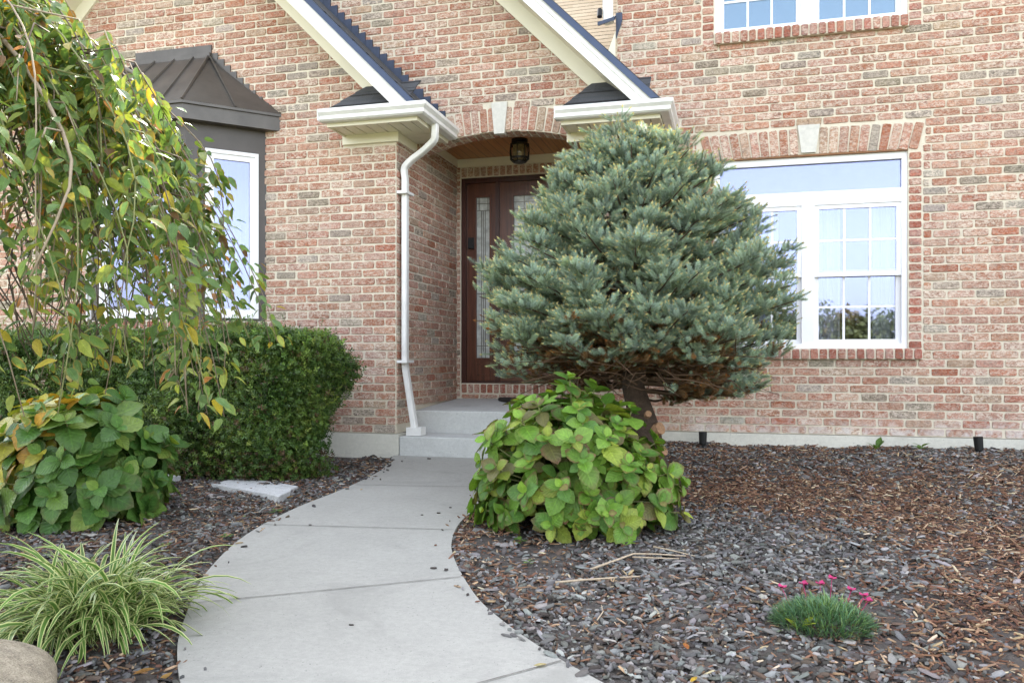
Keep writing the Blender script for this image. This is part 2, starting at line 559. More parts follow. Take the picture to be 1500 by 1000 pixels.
def np_mesh(name, V, F, mat, uv=None, col=None, smooth=False):
    """V (n,3); F (m,k) one polygon size; uv per corner (m*k,2); col per vertex (n,4)"""
    me = bpy.data.meshes.new(name)
    V = np.ascontiguousarray(V, dtype=np.float32); F = np.ascontiguousarray(F, dtype=np.int32)
    m, k = F.shape
    me.vertices.add(len(V)); me.vertices.foreach_set("co", V.ravel())
    me.loops.add(m * k); me.loops.foreach_set("vertex_index", F.ravel())
    me.polygons.add(m); me.polygons.foreach_set("loop_start", np.arange(0, m * k, k, dtype=np.int32))
    if smooth: me.polygons.foreach_set("use_smooth", np.ones(m, dtype=bool))
    if uv is not None:
        l = me.uv_layers.new(name="UVMap"); l.data.foreach_set("uv", np.ascontiguousarray(uv, dtype=np.float32).ravel())
    if col is not None:
        a = me.attributes.new("col", 'FLOAT_COLOR', 'POINT'); a.data.foreach_set("color", np.ascontiguousarray(col, dtype=np.float32).ravel())
    me.materials.append(mat)
    me.update(calc_edges=True)
    return link(name, me)

def frames(d, up=None, roll=None):
    """orthonormal frames: x along d, z as near as can be to up; (N,3,3) with columns x,y,z"""
    d = d / np.linalg.norm(d, axis=1, keepdims=True)
    up = np.tile([0, 0, 1.0], (len(d), 1)) if up is None else up
    y = np.cross(up, d); ln = np.linalg.norm(y, axis=1, keepdims=True)
    y = np.where(ln < 1e-3, np.array([0, 1.0, 0]), y / np.maximum(ln, 1e-9))
    z = np.cross(d, y)
    if roll is not None:
        c, s = np.cos(roll)[:, None], np.sin(roll)[:, None]
        y, z = y * c + z * s, z * c - y * s
    return np.stack([d, y, z], axis=2)

def bulk(name, tv, tf, Mx, T, S, mat, tuv=None, col=None, tcol=None, smooth=False):
    """copies of a template (leaf, needle brush, chip) in one mesh"""
    N, k = len(T), len(tv)
    S = np.asarray(S, dtype=float)
    if S.ndim == 1: S = np.repeat(S[:, None], 3, 1)
    V = np.einsum('nij,nkj->nki', Mx, tv[None] * S[:, None, :]) + T[:, None, :]
    F = (tf[None] + (np.arange(N) * k)[:, None, None]).reshape(-1, tf.shape[1])
    uv = None
    if tuv is not None: uv = np.tile(tuv[tf.ravel()], (N, 1))
    c = None
    if col is not None:
        c = np.repeat(col[:, None, :], k, 1)
        if tcol is not None: c = c * tcol[None]
        c = c.reshape(-1, 4)
    return np_mesh(name, V.reshape(-1, 3), F, mat, uv, c, smooth)

def leaf_template(nl=6, w=.5, fold=.12, droop=.25, serr=0.0, peak=.42, rip=0.0):
    """unit leaf along +x, width w, 4 verts across, UV = (along, across)"""
    v, uv = [], []
    for i in range(nl + 1):
        t = i / nl
        hw = w / 2 * (math.sin(math.pi * t ** (math.log(.5) / math.log(peak))) ** .8 if 0 < t < 1 else .02)
        for j, q in enumerate((-1, -.5, 0, .5, 1)):
            e = 1 + (serr * (1 if i % 2 else -1) if abs(q) == 1 else 0)
            z = fold * abs(q) * hw * 2 - droop * t * t + rip * math.sin(t * 12 + q * 2) * abs(q)
            v.append((t, q * hw * e, z)); uv.append((t, .5 + q * .5))
    f = []
    for i in range(nl):
        for j in range(4):
            a = i * 5 + j
            f.append((a, a + 5, a + 6, a + 1))
    return np.array(v), np.array(f), np.array(uv)

def pick(cols, n, jit=.15, weights=None, alpha=None):
    cols = np.array(cols); w = None if weights is None else np.array(weights) / sum(weights)
    c = cols[rng.choice(len(cols), n, p=w)] * (1 + rng.uniform(-jit, jit, (n, 1))) * (1 + rng.uniform(-jit * .3, jit * .3, (n, 3)))
    a = np.ones((n, 1)) if alpha is None else alpha.reshape(n, 1)
    return np.hstack([c, a])

# ------------------------------------------------------------------ ground, walk, mulch
def walk_z(y): return .205 - .055 * (6.2 - y)
def sstep(x, a, b):
    t = np.clip((x - a) / (b - a), 0, 1); return t * t * (3 - 2 * t)
def bed_z(x, y):
    x = np.asarray(x, float); y = np.asarray(y, float)
    z = .205 - .055 * (6.2 - y) - .022 + .055 * sstep(y, 5.3, 7.1) * sstep(x, -1.6, -.8)
    z = z + .018 * np.sin(x * 2.1 + 1) * np.sin(y * 1.7) * sstep(np.abs(x + 1.7), .9, 1.5)
    far = -.10
    k = sstep(-y, -1.2, 2.5)
    return z * (1 - k) + far * k

WL = [(-2.66, 6.19), (-2.58, 5.9), (-2.50, 5.58), (-2.475, 5.2), (-2.48, 4.83), (-2.51, 4.42), (-2.49, 3.98), (-2.42, 3.61), (-2.28, 3.2), (-2.16, 2.95), (-2.02, 2.7), (-1.866, 2.45), (-1.62, 2.15), (-1.2, 1.72), (-.75, 1.35), (-.2, .95), (.4, .5), (1.2, -.1), (2.2, -.7)]
WR = [(-1.15, 6.19), (-1.28, 5.9), (-1.36, 5.58), (-1.40, 5.2), (-1.43, 4.83), (-1.44, 4.3), (-1.36, 3.9), (-1.25, 3.62), (-1.11, 3.35), (-.96, 3.1), (-.80, 2.9), (-.66, 2.75), (-.50, 2.6), (-.22, 2.37), (.15, 2.06), (.6, 1.72), (1.15, 1.3), (1.9, .75), (2.8, .2)]
def spline(p, n):
    p = np.array(p); k = len(p); out = []
    for i in range(k - 1):
        a, b, c, d = p[max(i - 1, 0)], p[i], p[i + 1], p[min(i + 2, k - 1)]
        for t in np.linspace(0, 1, n, endpoint=False):
            out.append(.5 * (2 * b + (c - a) * t + (2 * a - 5 * b + 4 * c - d) * t * t + (3 * b - a - 3 * c + d) * t ** 3))
    out.append(p[-1]); return np.array(out)
sl, sr = spline(WL, 6), spline(WR, 6)

def in_walk(x, y, grow=0.0):
    """is a point on the walk (or within grow of it)"""
    poly = np.vstack([sl, sr[::-1]]); inside = np.zeros(len(x), bool)
    j = len(poly) - 1
    for i in range(len(poly)):
        xi, yi = poly[i]; xj, yj = poly[j]
        c = ((yi > y) != (yj > y)) & (x < (xj - xi) * (y - yi) / (yj - yi + 1e-12) + xi)
        inside ^= c; j = i
    if grow:
        for e in (sl, sr):
            for k in range(0, len(e), 1):
                inside |= (x - e[k, 0]) ** 2 + (y - e[k, 1]) ** 2 < grow * grow
    return inside

def build_ground():
    xs = np.concatenate([[-900, -300, -100, -50, -25, -14], np.linspace(-9, 9, 91), [14, 25, 50, 100, 300, 900]])
    ys = np.concatenate([[-900, -300, -100, -50, -25, -12, -6, -3], np.linspace(-1.5, 9, 53), [14, 25, 50, 100, 300, 900]])
    X, Y = np.meshgrid(xs, ys)
    Z = bed_z(X, np.minimum(Y, 9))
    nx = len(xs)
    V = np.stack([X, Y, Z], -1).reshape(-1, 3)
    idx = np.arange(len(V)).reshape(len(ys), nx)
    F = np.stack([idx[:-1, :-1], idx[:-1, 1:], idx[1:, 1:], idx[1:, :-1]], -1).reshape(-1, 4)
    g = np_mesh("ground", V, F, M['ground'], smooth=True)
    g['kind'] = 'structure'

def build_walk():
    # slabs between the tooled joints; each joint is a shallow V groove of the one surface
    joints = [((-2.9, 5.0), (-1.2, 5.19)), ((-2.8, 3.95), (-1.1, 4.126)), ((-2.28, 2.70), (-.93, 3.477)), ((-1.3, 1.85), (-.40, 2.756))]
    b = MB()
    n = len(sl)
    rows = []
    for i in range(n):
        l, r = sl[i], sr[i]
        rows.append([l + (r - l) * t for t in np.linspace(0, 1, 9)])
    base = len(b.v)
    for row in rows:
        for p in row: b.v.append((p[0], p[1], walk_z(p[1])))
    for i in range(n - 1):
        for j in range(8):
            a = i * 9 + j
            b.face((a, a + 9, a + 10, a + 1), 0)
    for e, flip in ((sl, False), (sr, True)):
        k = len(b.v)
        for p in e: b.v += [(p[0], p[1], walk_z(p[1])), (p[0], p[1], walk_z(p[1]) - .12)]
        for i in range(n - 1):
            q = (k + 2 * i, k + 2 * i + 1, k + 2 * i + 3, k + 2 * i + 2)
            b.face(q if not flip else q[::-1], 0)
    for (p, q) in joints:
        p, q = np.array(p), np.array(q); d = (q - p) / np.linalg.norm(q - p); nn = np.array([-d[1], d[0]]) * .0028
        m = 60
        for i in range(m):
            s, t = p + (q - p) * i / m, p + (q - p) * (i + 1) / m
            w1, w2 = nn * random.uniform(.7, 1.2), nn * random.uniform(.7, 1.2)
            c = [s - w1, t - w2, t + w2, s + w1]
            cc = np.array(c)
            if not in_walk(cc[:, 0], cc[:, 1]).all(): continue
            b.quad(*[(x, y, walk_z(y) + .004) for x, y in c], 1)
    o = b.build("walkway", [M['walk'], M['joint']])
    o['kind'] = 'structure'
    return o

def build_mulch():
    n = 270000
    x = rng.uniform(-5.2, 5.6, n); y = rng.uniform(1.2, 7.02, n)
    keep = (np.abs(x + .27 * y) < .72 * y + .7)
    keep &= ~((x < -2.62) & (y > 6.12)) & ~((x < -.9) & (x > -2.7) & (y > 6.15)) & ~((x < -.8) & (y > 6.6))
    onw = in_walk(x, y, .012)
    edge_d = np.full(n, 9.0)
    for e in (sl, sr):
        for k in range(len(e)): edge_d = np.minimum(edge_d, np.hypot(x - e[k, 0], y - e[k, 1]))
    spill = onw & (edge_d < .16) & (rng.random(n) < .06 * np.exp(-edge_d / .05)) 
    keep &= ~onw | spill
    bare = ((x + .95) ** 2 / .10 + (y - 4.05) ** 2 / .3 < 1) & (rng.random(n) < .55)
    keep &= ~bare
    spill = spill[keep]
    x, y = x[keep], y[keep]; n = len(x)
    z = np.where(spill, walk_z(y) + .002, bed_z(x, y) + .012 * np.sin(x * 13 + 3 * np.sin(y * 7)) * np.sin(y * 11 + x * 4))
    # which chips: grey bark flakes or brown shredded wood
    nz = np.sin(x * 1.9 + 2 * np.sin(y * 1.3)) * .5 + np.sin(y * 2.7 - x * 1.1) * .4
    brown = np.clip(.5 + nz * .7 + sstep(x, .0, 1.4) * .35 - sstep(-y, -3.6, -2.2) * .55 * (x < 1.0), .03, .9)
    brown = np.where(x < -1.5, .38, brown)
    isb = rng.random(n) < brown
    L = np.where(isb, rng.gamma(3, .011, n) + .012, rng.gamma(4, .0070, n) + .010)
    W = np.where(isb, rng.uniform(.004, .011, n), L * rng.uniform(.18, .52, n))
    fine = rng.random(n) < .38
    L = np.where(fine, L * .45, L); W = np.where(fine, W * .5, W)
    Th = np.where(isb, rng.uniform(.003, .006, n), rng.uniform(.004, .010, n))
    az = rng.uniform(0, 2 * np.pi, n); pit = rng.normal(0, .28, n); rol = rng.normal(0, .35, n)
    d = np.stack([np.cos(az) * np.cos(pit), np.sin(az) * np.cos(pit), np.sin(pit)], 1)
    Mx = frames(d, roll=rol)
    g = pick([(.100, .095, .090), (.150, .144, .137), (.215, .208, .198), (.055, .047, .041), (.31, .295, .275), (.110, .078, .058)], n, .2, [4, 4, 2.5, 3, .8, 2])
    br = pick([(.13, .062, .036), (.19, .10, .06), (.075, .042, .03), (.40, .28, .17), (.25, .15, .09), (.48, .38, .26)], n, .22, [4, 3, 3, 1.2, 2, .6])
    col = np.where(isb[:, None], br, g)
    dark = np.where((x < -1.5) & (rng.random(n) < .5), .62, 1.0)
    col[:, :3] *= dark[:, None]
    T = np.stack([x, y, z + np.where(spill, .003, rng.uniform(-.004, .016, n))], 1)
    tv = np.array([(-1, -.55, -.5), (-.3, -1, -.5), (.8, -.8, -.5), (1, .3, -.5), (.2, 1, -.5), (-.8, .7, -.5),
                   (-.9, -.5, .4), (-.28, -.9, .55), (.72, -.7, .5), (.92, .25, .35), (.18, .9, .6), (-.72, .6, .45)]) * .5
    tf = np.array([(6, 7, 8, 9), (6, 9, 10, 11)] + [(i, (i + 1) % 6, 6 + (i + 1) % 6, 6 + i) for i in range(6)])
    S = np.stack([L, W, Th * 2], 1)
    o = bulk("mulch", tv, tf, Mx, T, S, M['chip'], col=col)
    o['kind'] = 'stuff'

build_ground(); build_walk(); build_mulch()

# ------------------------------------------------------------------ the house
HOUSE = thing("brick_house", "pink tumbled brick house with white trim, arched porch and bay window", "house", loc=(-1.5, 7.0, .2))
CH = .0677
PAL = [((.42, .205, .140), .85, 31), ((.44, .235, .172), .9, 29), ((.47, .285, .215), 1.0, 17), ((.40, .17, .11), .8, 12), ((.38, .13, .07), .6, 3.5),
       ((.30, .26, .215), .8, 5), ((.235, .20, .155), .7, 3), ((.34, .31, .275), .85, 2.5), ((.42, .28, .20), .8, 7)]
PW = [p[2] for p in PAL]
REDS = [((.35, .115, .078), .4, 4), ((.39, .155, .11), .5, 4), ((.42, .22, .175), .7, 4)]
def bcol(pal=PAL):
    c, a, _ = random.choices(pal, [p[2] for p in pal])[0]
    k = random.uniform(.84, 1.12)
    return (c[0] * k * random.uniform(.96, 1.04), c[1] * k * random.uniform(.95, 1.05), c[2] * k * random.uniform(.95, 1.05), a * random.uniform(.5, 1.25))

def rows(b, o, u, n, u0, u1, z0, z1, holes=(), top=None, seed=0, pal=PAL, bottom=None):
    """running bond on the plane o + u*s, facing n; holes: functions z -> (a,b) or None"""
    o, u, n = Vector(o), Vector(u), Vector(n)
    i = 0; z = z0
    st = random.Random(seed)
    while z + CH * .5 < z1:
        zc = z + CH / 2
        iv = [(u0, u1)]
        for hfn in holes:
            h = hfn(zc)
            if not h: continue
            nv = []
            for a, c in iv:
                if h[1] <= a or h[0] >= c: nv.append((a, c)); continue
                if h[0] > a: nv.append((a, h[0]))
                if h[1] < c: nv.append((h[1], c))
            iv = nv
        off = (i % 2) * .1016 + st.uniform(-.012, .012)
        for a, c in iv:
            k = math.floor((a - off) / .2032)
            while True:
                s0, s1 = max(a, off + k * .2032), min(c, off + (k + 1) * .2032)
                k += 1
                if s0 >= c: break
                if s1 - s0 < .03: continue
                m = (s0 + s1) / 2
                if top and zc > top(m): continue
                if bottom and zc < bottom(m): continue
                w = s1 - s0 - random.uniform(.009, .015)
                h = CH - random.uniform(.0070, .0110)
                if st.random() < .025: w *= .93
                b.brick(o + u * m + Vector((0, 0, zc + random.uniform(-.0012, .0012))), u, (0, 0, 1), n, w, h, bcol(pal))
        z += CH; i += 1

def rect(a, b_, z0, z1): return lambda z: (a, b_) if z0 < z < z1 else None

def soldier(b, o, u, v, n, length, w, h, pal=PAL, pitch=.0677, proud=.007):
    k = int(round(length / pitch)); p = length / k
    for i in range(k):
        b.brick(Vector(o) + Vector(u) * ((i + .5) * p), u, v, n, p - random.uniform(.010, .013), h, bcol(pal), proud=proud)

def holed(b, u0, u1, z0, z1, holes, y0, y1):
    us = sorted({u0, u1, *[h[0] for h in holes], *[h[1] for h in holes]})
    zs = sorted({z0, z1, *[h[2] for h in holes], *[h[3] for h in holes]})
    for i in range(len(us) - 1):
        for j in range(len(zs) - 1):
            m, q = (us[i] + us[i + 1]) / 2, (zs[j] + zs[j + 1]) / 2
            if any(h[0] < m < h[1] and h[2] < q < h[3] for h in holes): continue
            b.box(us[i], us[i + 1], y0, y1, zs[j], zs[j + 1])

GX, GAP = -4.77, .64                # left gable: centre line, roof top z = GAP - x
AX, AAP = -3.3, 2.45                # entry gable
YG, YA, YR, YD = 6.22, 6.62, 7.04, 7.75
BZ = .38
XS = -2.65                          # porch side wall

def gtop(x): return GAP - .1 - (x if x > GX else 2 * GX - x)
def atop(x): return AAP - .1 - (x if x > AX else 2 * AX - x)

# --- gable wall with the bay
b = MB()
BW0, BW1 = -5.62, -3.92
holed(b, -6.89, XS, BZ, 2.9, [(BW0, BW1, 1.3, 2.9)], YG, YG + .2)
b.pxz([(-6.89, 2.9), (XS, 2.9), (XS, gtop(XS)), (GX, gtop(GX)), (-6.89, gtop(-6.89))], YG, YG + .2)
b.box(XS - .2, XS, YG + .2, YD + .2, BZ, 2.96)
rows(b, (0, YG, 0), (1, 0, 0), (0, -1, 0), -6.89, XS, BZ, 5.3, [rect(-5.66, -3.88, 1.26, 3.0), rect(-3.12, XS, 2.78, 2.85)], gtop, 1)
rows(b, (XS, 0, 0), (0, 1, 0), (1, 0, 0), YG, YD, BZ + CH * 0, 2.92, [], None, 2, bottom=lambda y: .42 if y < 6.6 else .56)
part(b, "gable_wall", [M['mortar'], M['brick']], HOUSE, attrib=True)

# --- entry wall with the arch
ACX, ARAD, ACZ = -1.88, 2.187, .723
AX0, AX1 = XS, -1.11
def arc(x): return ACZ + math.sqrt(ARAD ** 2 - (x - ACX) ** 2)
b = MB()
N = 20
xs = [AX0 + .004 + (AX1 - AX0 - .004) * i / N for i in range(N + 1)]
for i in range(N):
    a, c = xs[i], xs[i + 1]
    b.pxz([(a, arc(a)), (c, arc(c)), (c, atop(c)), (a, atop(a))], YA, YA + .19)
b.pxz([(AX1, BZ), (-.83, BZ), (-.83, atop(-.83)), (AX1, atop(AX1))], YA, YA + .19)
b.pxz([(-4.6, 2.9), (AX0 + .004, 2.9), (AX0 + .004, atop(AX0)), (AX, atop(AX)), (-4.6, atop(-4.6))], YA, YA + .19)
def archole(z):
    r = ARAD + .215
    if z > ACZ + r: return None
    hw = math.sqrt(r * r - (z - ACZ) ** 2)
    if z > 2.75:
        return (max(ACX - hw, XS - .25), min(ACX + hw, AX1 + .10))
    return (XS, AX1)
rows(b, (0, YA, 0), (1, 0, 0), (0, -1, 0), -4.6, -.83, BZ, 5.6, [archole, rect(-1.955, -1.805, 2.88, 3.16)], atop, 3)
hang_ = math.asin(.77 / ARAD)
nv = 23
for i in range(-1, nv + 1):
    t = -hang_ + 2 * hang_ * (i + .5) / nv
    d = Vector((math.sin(t), 0, math.cos(t))); tg = Vector((math.cos(t), 0, -math.sin(t)))
    if abs(t) > .028:
        o = Vector((ACX, YA, ACZ)) + d * (ARAD + .103)
        if i in (-1, nv) : o = o + d * .0
        b.brick(o, tg, d, (0, -1, 0), .0615, .200, bcol())
    if 0 <= i < nv:
        for yy in (.05, .145):
            b.brick(Vector((ACX, YA + yy, ACZ)) + d * ARAD, tg, (0, 1, 0), -d, .0545, .085, bcol(), proud=.005)
rows(b, (AX1, 0, 0), (0, 1, 0), (-1, 0, 0), YA, YA + .19, BZ, 2.78, [], None, 5)
part(b, "entry_wall", [M['mortar'], M['brick']], HOUSE, attrib=True)
b = MB()
b.prism([(-1.925, YA - .022, 2.885), (-1.835, YA - .022, 2.885), (-1.81, YA - .022, 3.15), (-1.95, YA - .022, 3.15)], (0, .06, 0))
part(b, "keystone", M['stone'], HOUSE)

# --- porch inside: door wall, right cheek, ceiling
b = MB()
XR = -.93
holed(b, XS, XR, .3, 2.99, [(-2.605, XR + .0, .748, 2.792)], YD, YD + .15)
b.box(XR, XR + .1, YA + .19, YD + .15, .3, 2.99)
rows(b, (XR, 0, 0), (0, 1, 0), (-1, 0, 0), YA + .19, YD, BZ, 2.9, [], None, 6)
z = .61
while z < 2.86:
    b.brick((-2.631, YD, z + CH / 2), (1, 0, 0), (0, 0, 1), (0, -1, 0), .036, CH - .011, bcol()); z += CH
soldier(b, (-2.605, YD, 2.848), (1, 0, 0), (0, 0, 1), (0, -1, 0), 1.67, .057, .092)
soldier(b, (-2.605, YD, .695), (1, 0, 0), (0, 0, 1), (0, -1, 0), 1.67, .057, .088, REDS)
for i in range(9):
    b.brick((-2.605 + .0965 + i * .193, YD, .618), (1, 0, 0), (0, 0, 1), (0, -1, 0), .18, .04, bcol())
part(b, "porch_wall", [M['mortar'], M['brick']], HOUSE, attrib=True)
b = MB(); b.box(XS, XR, YA + .19, YD, 2.98, 3.02)
part(b, "porch_ceiling", M['ceil'], HOUSE)
b = MB()
b.box(XS, XS + .02, YA + .19, YD - .02, 2.90, 2.978); b.box(XS, XR, YD - .02, YD, 2.90, 2.978); b.box(XR - .02, XR, YA + .19, YD - .02, 2.90, 2.978)
part(b, "ceiling_trim", M['cream'], HOUSE)

# --- right wall with two windows
WX0, WX1 = -.13, 1.355
b = MB()
WLO, WUP = (WX0, WX1, 1.075, 2.645), (WX0, WX1, 3.705, 5.2)
holed(b, -.95, 6.0, BZ, 5.8, [WLO, WUP], YR, YR + .2)
JX = .104
rows(b, (0, YR, 0), (1, 0, 0), (0, -1, 0), -.95, 6.0, BZ, 5.8,
     [rect(WX0 - JX, WX1 + JX, .985, 2.65), rect(WX0 - .14, WX1 + .12, 2.65, 2.88), rect(WX0 - JX, WX1 + JX, 3.60, 5.2)], None, 8)
for z0_, z1_ in ((1.07, 2.65), (3.60, 5.2)):
    z = z0_
    while z + CH < z1_ + .03:
        for xc in (WX0 - JX / 2, WX1 + JX / 2):
            b.brick((xc, YR, z + CH / 2), (1, 0, 0), (0, 0, 1), (0, -1, 0), JX - .013, CH - .011, bcol(REDS))
        z += CH
# flat arch of leaning bricks
L_ = WX1 - WX0 + .20; nb = 22; cx = (WX0 + WX1) / 2
for i in range(nb):
    t = (i + .5) / nb * 2 - 1
    if abs(t) < .055: continue
    lean = t * .26
    d = Vector((math.sin(lean), 0, math.cos(lean))); tg = Vector((math.cos(lean), 0, -math.sin(lean)))
    b.brick(Vector((cx + t * L_ / 2, YR, 2.762 - .012 * abs(t))), tg, d, (0, -1, 0), L_ / nb - .0095, .216, bcol())
part(b, "window_wall", [M['mortar'], M['brick']], HOUSE, attrib=True)
b = MB(); b.prism([(cx - .055, YR - .024, 2.665), (cx + .055, YR - .024, 2.665), (cx + .085, YR - .024, 2.89), (cx - .085, YR - .024, 2.89)], (0, .06, 0))
part(b, "keystone", M['stone'], HOUSE)
for nm, z1_, zh, x0, x1 in (("window_sill", 1.072, .085, WX0 - .09, WX1 + .10), ("window_sill", 3.702, .098, WX0, WX1)):
    b = MB(); b.box(x0, x1, YR - .045, YR + .06, z1_ - zh + .004, z1_ - .004)
    soldier(b, (x0, YR - .045, z1_ - zh / 2), (1, 0, 0), (0, 0, 1), (0, -1, 0), x1 - x0, .057, zh - .006, REDS, .069, .01)
    soldier(b, (x0, YR - .022, z1_ - .004), (1, 0, 0), (0, 1, 0), (0, 0, 1), x1 - x0, .057, .05, REDS, .069, .004)
    part(b, nm, [M['mortar'], M['brick']], HOUSE, attrib=True)
b = MB(); b.box(WX0, WX1, YR - .004, YR + .05, 2.64, 2.655)
part(b, "lintel", simple("rusty_lintel", (.22, .10, .04), .7, var=.25), HOUSE)

# --- concrete foundation
b = MB()
b.box(-6.9, XS + .03, YG - .02, YG + .15, -.1, BZ - .004)
b.box(-.96, 6.0, YR - .025, YR + .15, -.1, BZ - .004)
b.box(AX1 - .02, -.80, YA - .02, YA + .15, -.1, BZ - .004)
b.box(-.83, -.80, YA + .15, YR - .025, -.1, BZ - .004)
part(b, "foundation", M['found'], HOUSE)

# --- rear volumes that carry the roofs
b = MB()
b.box(-.95, -.80, YR + .2, 15, 0, 5.8); b.box(5.85, 6.0, YR + .2, 15, 0, 5.8); b.box(-7, 6, 15, 15.15, 0, 5.8); b.box(-7, -6.85, YG + .2, 15, 0, 5.6)
b.box(-.83, -.81, YA + .19, YR, BZ, 3.2)
part(b, "rear_wall", M['render'], HOUSE)
b = MB()
b.box(-.80, 5.85, 9.5, 9.55, .5, 5.6); b.box(-.80, 5.85, YR + .2, 9.5, 3.15, 3.2); b.box(-.80, 5.85, YR + .2, 9.5, .5, .52)
b.box(-6.85, -2.86, 8.4, 8.45, .3, 4.5)
part(b, "room_wall", M['dark'], HOUSE)
b = MB()
def roof_slab(pts, t=.05): b.prism(pts, (0, 0, -t))
roof_slab([(-2.2, 7.0, 3.30), (-.955, 7.0, 3.30), (-.955, 11.5, 8.1), (-2.2, 11.5, 8.1)])
roof_slab([(-7.3, 8.0, 4.1), (-2.2, 8.0, 4.1), (-2.2, 11.5, 8.1), (-7.3, 11.5, 8.1)])
roof_slab([(-7.3, 11.5, 8.1), (-.9, 11.5, 8.1), (-.9, 15.3, 5.4), (-7.3, 15.3, 5.4)])
part(b, "tan_roof", M['tan'], HOUSE)
b = MB()
b.prism([(-1.2, 6.75, 5.8), (6.3, 6.75, 5.8), (5.0, 11.2, 9.2), (0.2, 11.2, 9.2)], (0, 0, -.06))
b.prism([(5.0, 11.2, 9.2), (6.3, 6.75, 5.8), (6.3, 15.3, 5.8)], (0, 0, -.06))
b.prism([(.2, 11.2, 9.2), (5.0, 11.2, 9.2), (6.3, 15.3, 5.8), (-1.2, 15.3, 5.8)], (0, 0, -.06))
b.prism([(-1.2, 6.75, 5.8), (.2, 11.2, 9.2), (-1.2, 15.3, 5.8)], (0, 0, -.06))
part(b, "upper_roof", M['shingle'], HOUSE)

# --- gable roofs, rakes, drip edges, flashing
def rake(side_c, ridge, ap, yf, yw, zc, left=False, names=True):
    """boards of one slope: ap is the roof-top constant of z = ap - x right of the ridge; mirrored for the left"""
    mx = (lambda x: 2 * ridge - x) if left else (lambda x: x)
    def band(c0, c1, zcut):
        x0, x1 = ap + c0 - zcut, ap + c1 - zcut
        return [(mx(ridge), ap + c0 - ridge), (mx(x0), zcut), (mx(x1), zcut), (mx(ridge), ap + c1 - ridge)]
    out = {}
    m = MB(); m.pxz(band(0, -.045, zc), yf - .03, (YA - .004) if (ridge == GX and not left) else (yw + .41)); out['shingle'] = m
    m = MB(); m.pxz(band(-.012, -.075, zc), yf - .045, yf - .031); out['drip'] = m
    m = MB(); m.pxz(band(-.06, -.125, zc), yf - .022, yf + .0); m.pxz(band(-.125, -.215, zc), yf - .008, yf + .012); out['barge'] = m
    m = MB(); m.pxz(band(-.175, -.19, zc), yf + .013, yw); out['soffit'] = m
    m = MB(); m.pxz(band(-.19, -.352, zc), yw - .028, yw + .03); out['frieze'] = m
    return out
for (rg, ap, yf, yw, sides) in ((GX, GAP, 5.86, YG, (False, True)), (AX, AAP, 6.26, YA, (False,))):
    for lf in sides:
        r = rake(None, rg, ap, yf, yw, 2.958, lf)
        part(r['shingle'], "gable_roof", M['shingle'], HOUSE)
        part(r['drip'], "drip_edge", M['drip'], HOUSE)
        part(r['barge'], "rake_board", M['gutter'], HOUSE)
        part(r['soffit'], "rake_soffit", M['cream'], HOUSE)
        part(r['frieze'], "rake_frieze", M['cream'], HOUSE)
# step flashing of the gable roof on the entry wall
def steps(x0, z0, n, dx, dz, hgt, y):
    m = MB()
    for i in range(n):
        x, z = x0 + i * dx, z0 + i * dz
        m.pxz([(x, z + random.uniform(-.004, .004)), (x, z - hgt), (x + dx * .98, z - hgt + dz), (x + dx * .98, z + random.uniform(-.004, .004))], y - .016 - .002 * (i % 2), y + .0)
    return m
m = steps(-2.36, 3.115, 24, -CH * 1.0, CH, .16, YA - .006)
part(m, "step_flashing", M['flash'], HOUSE)

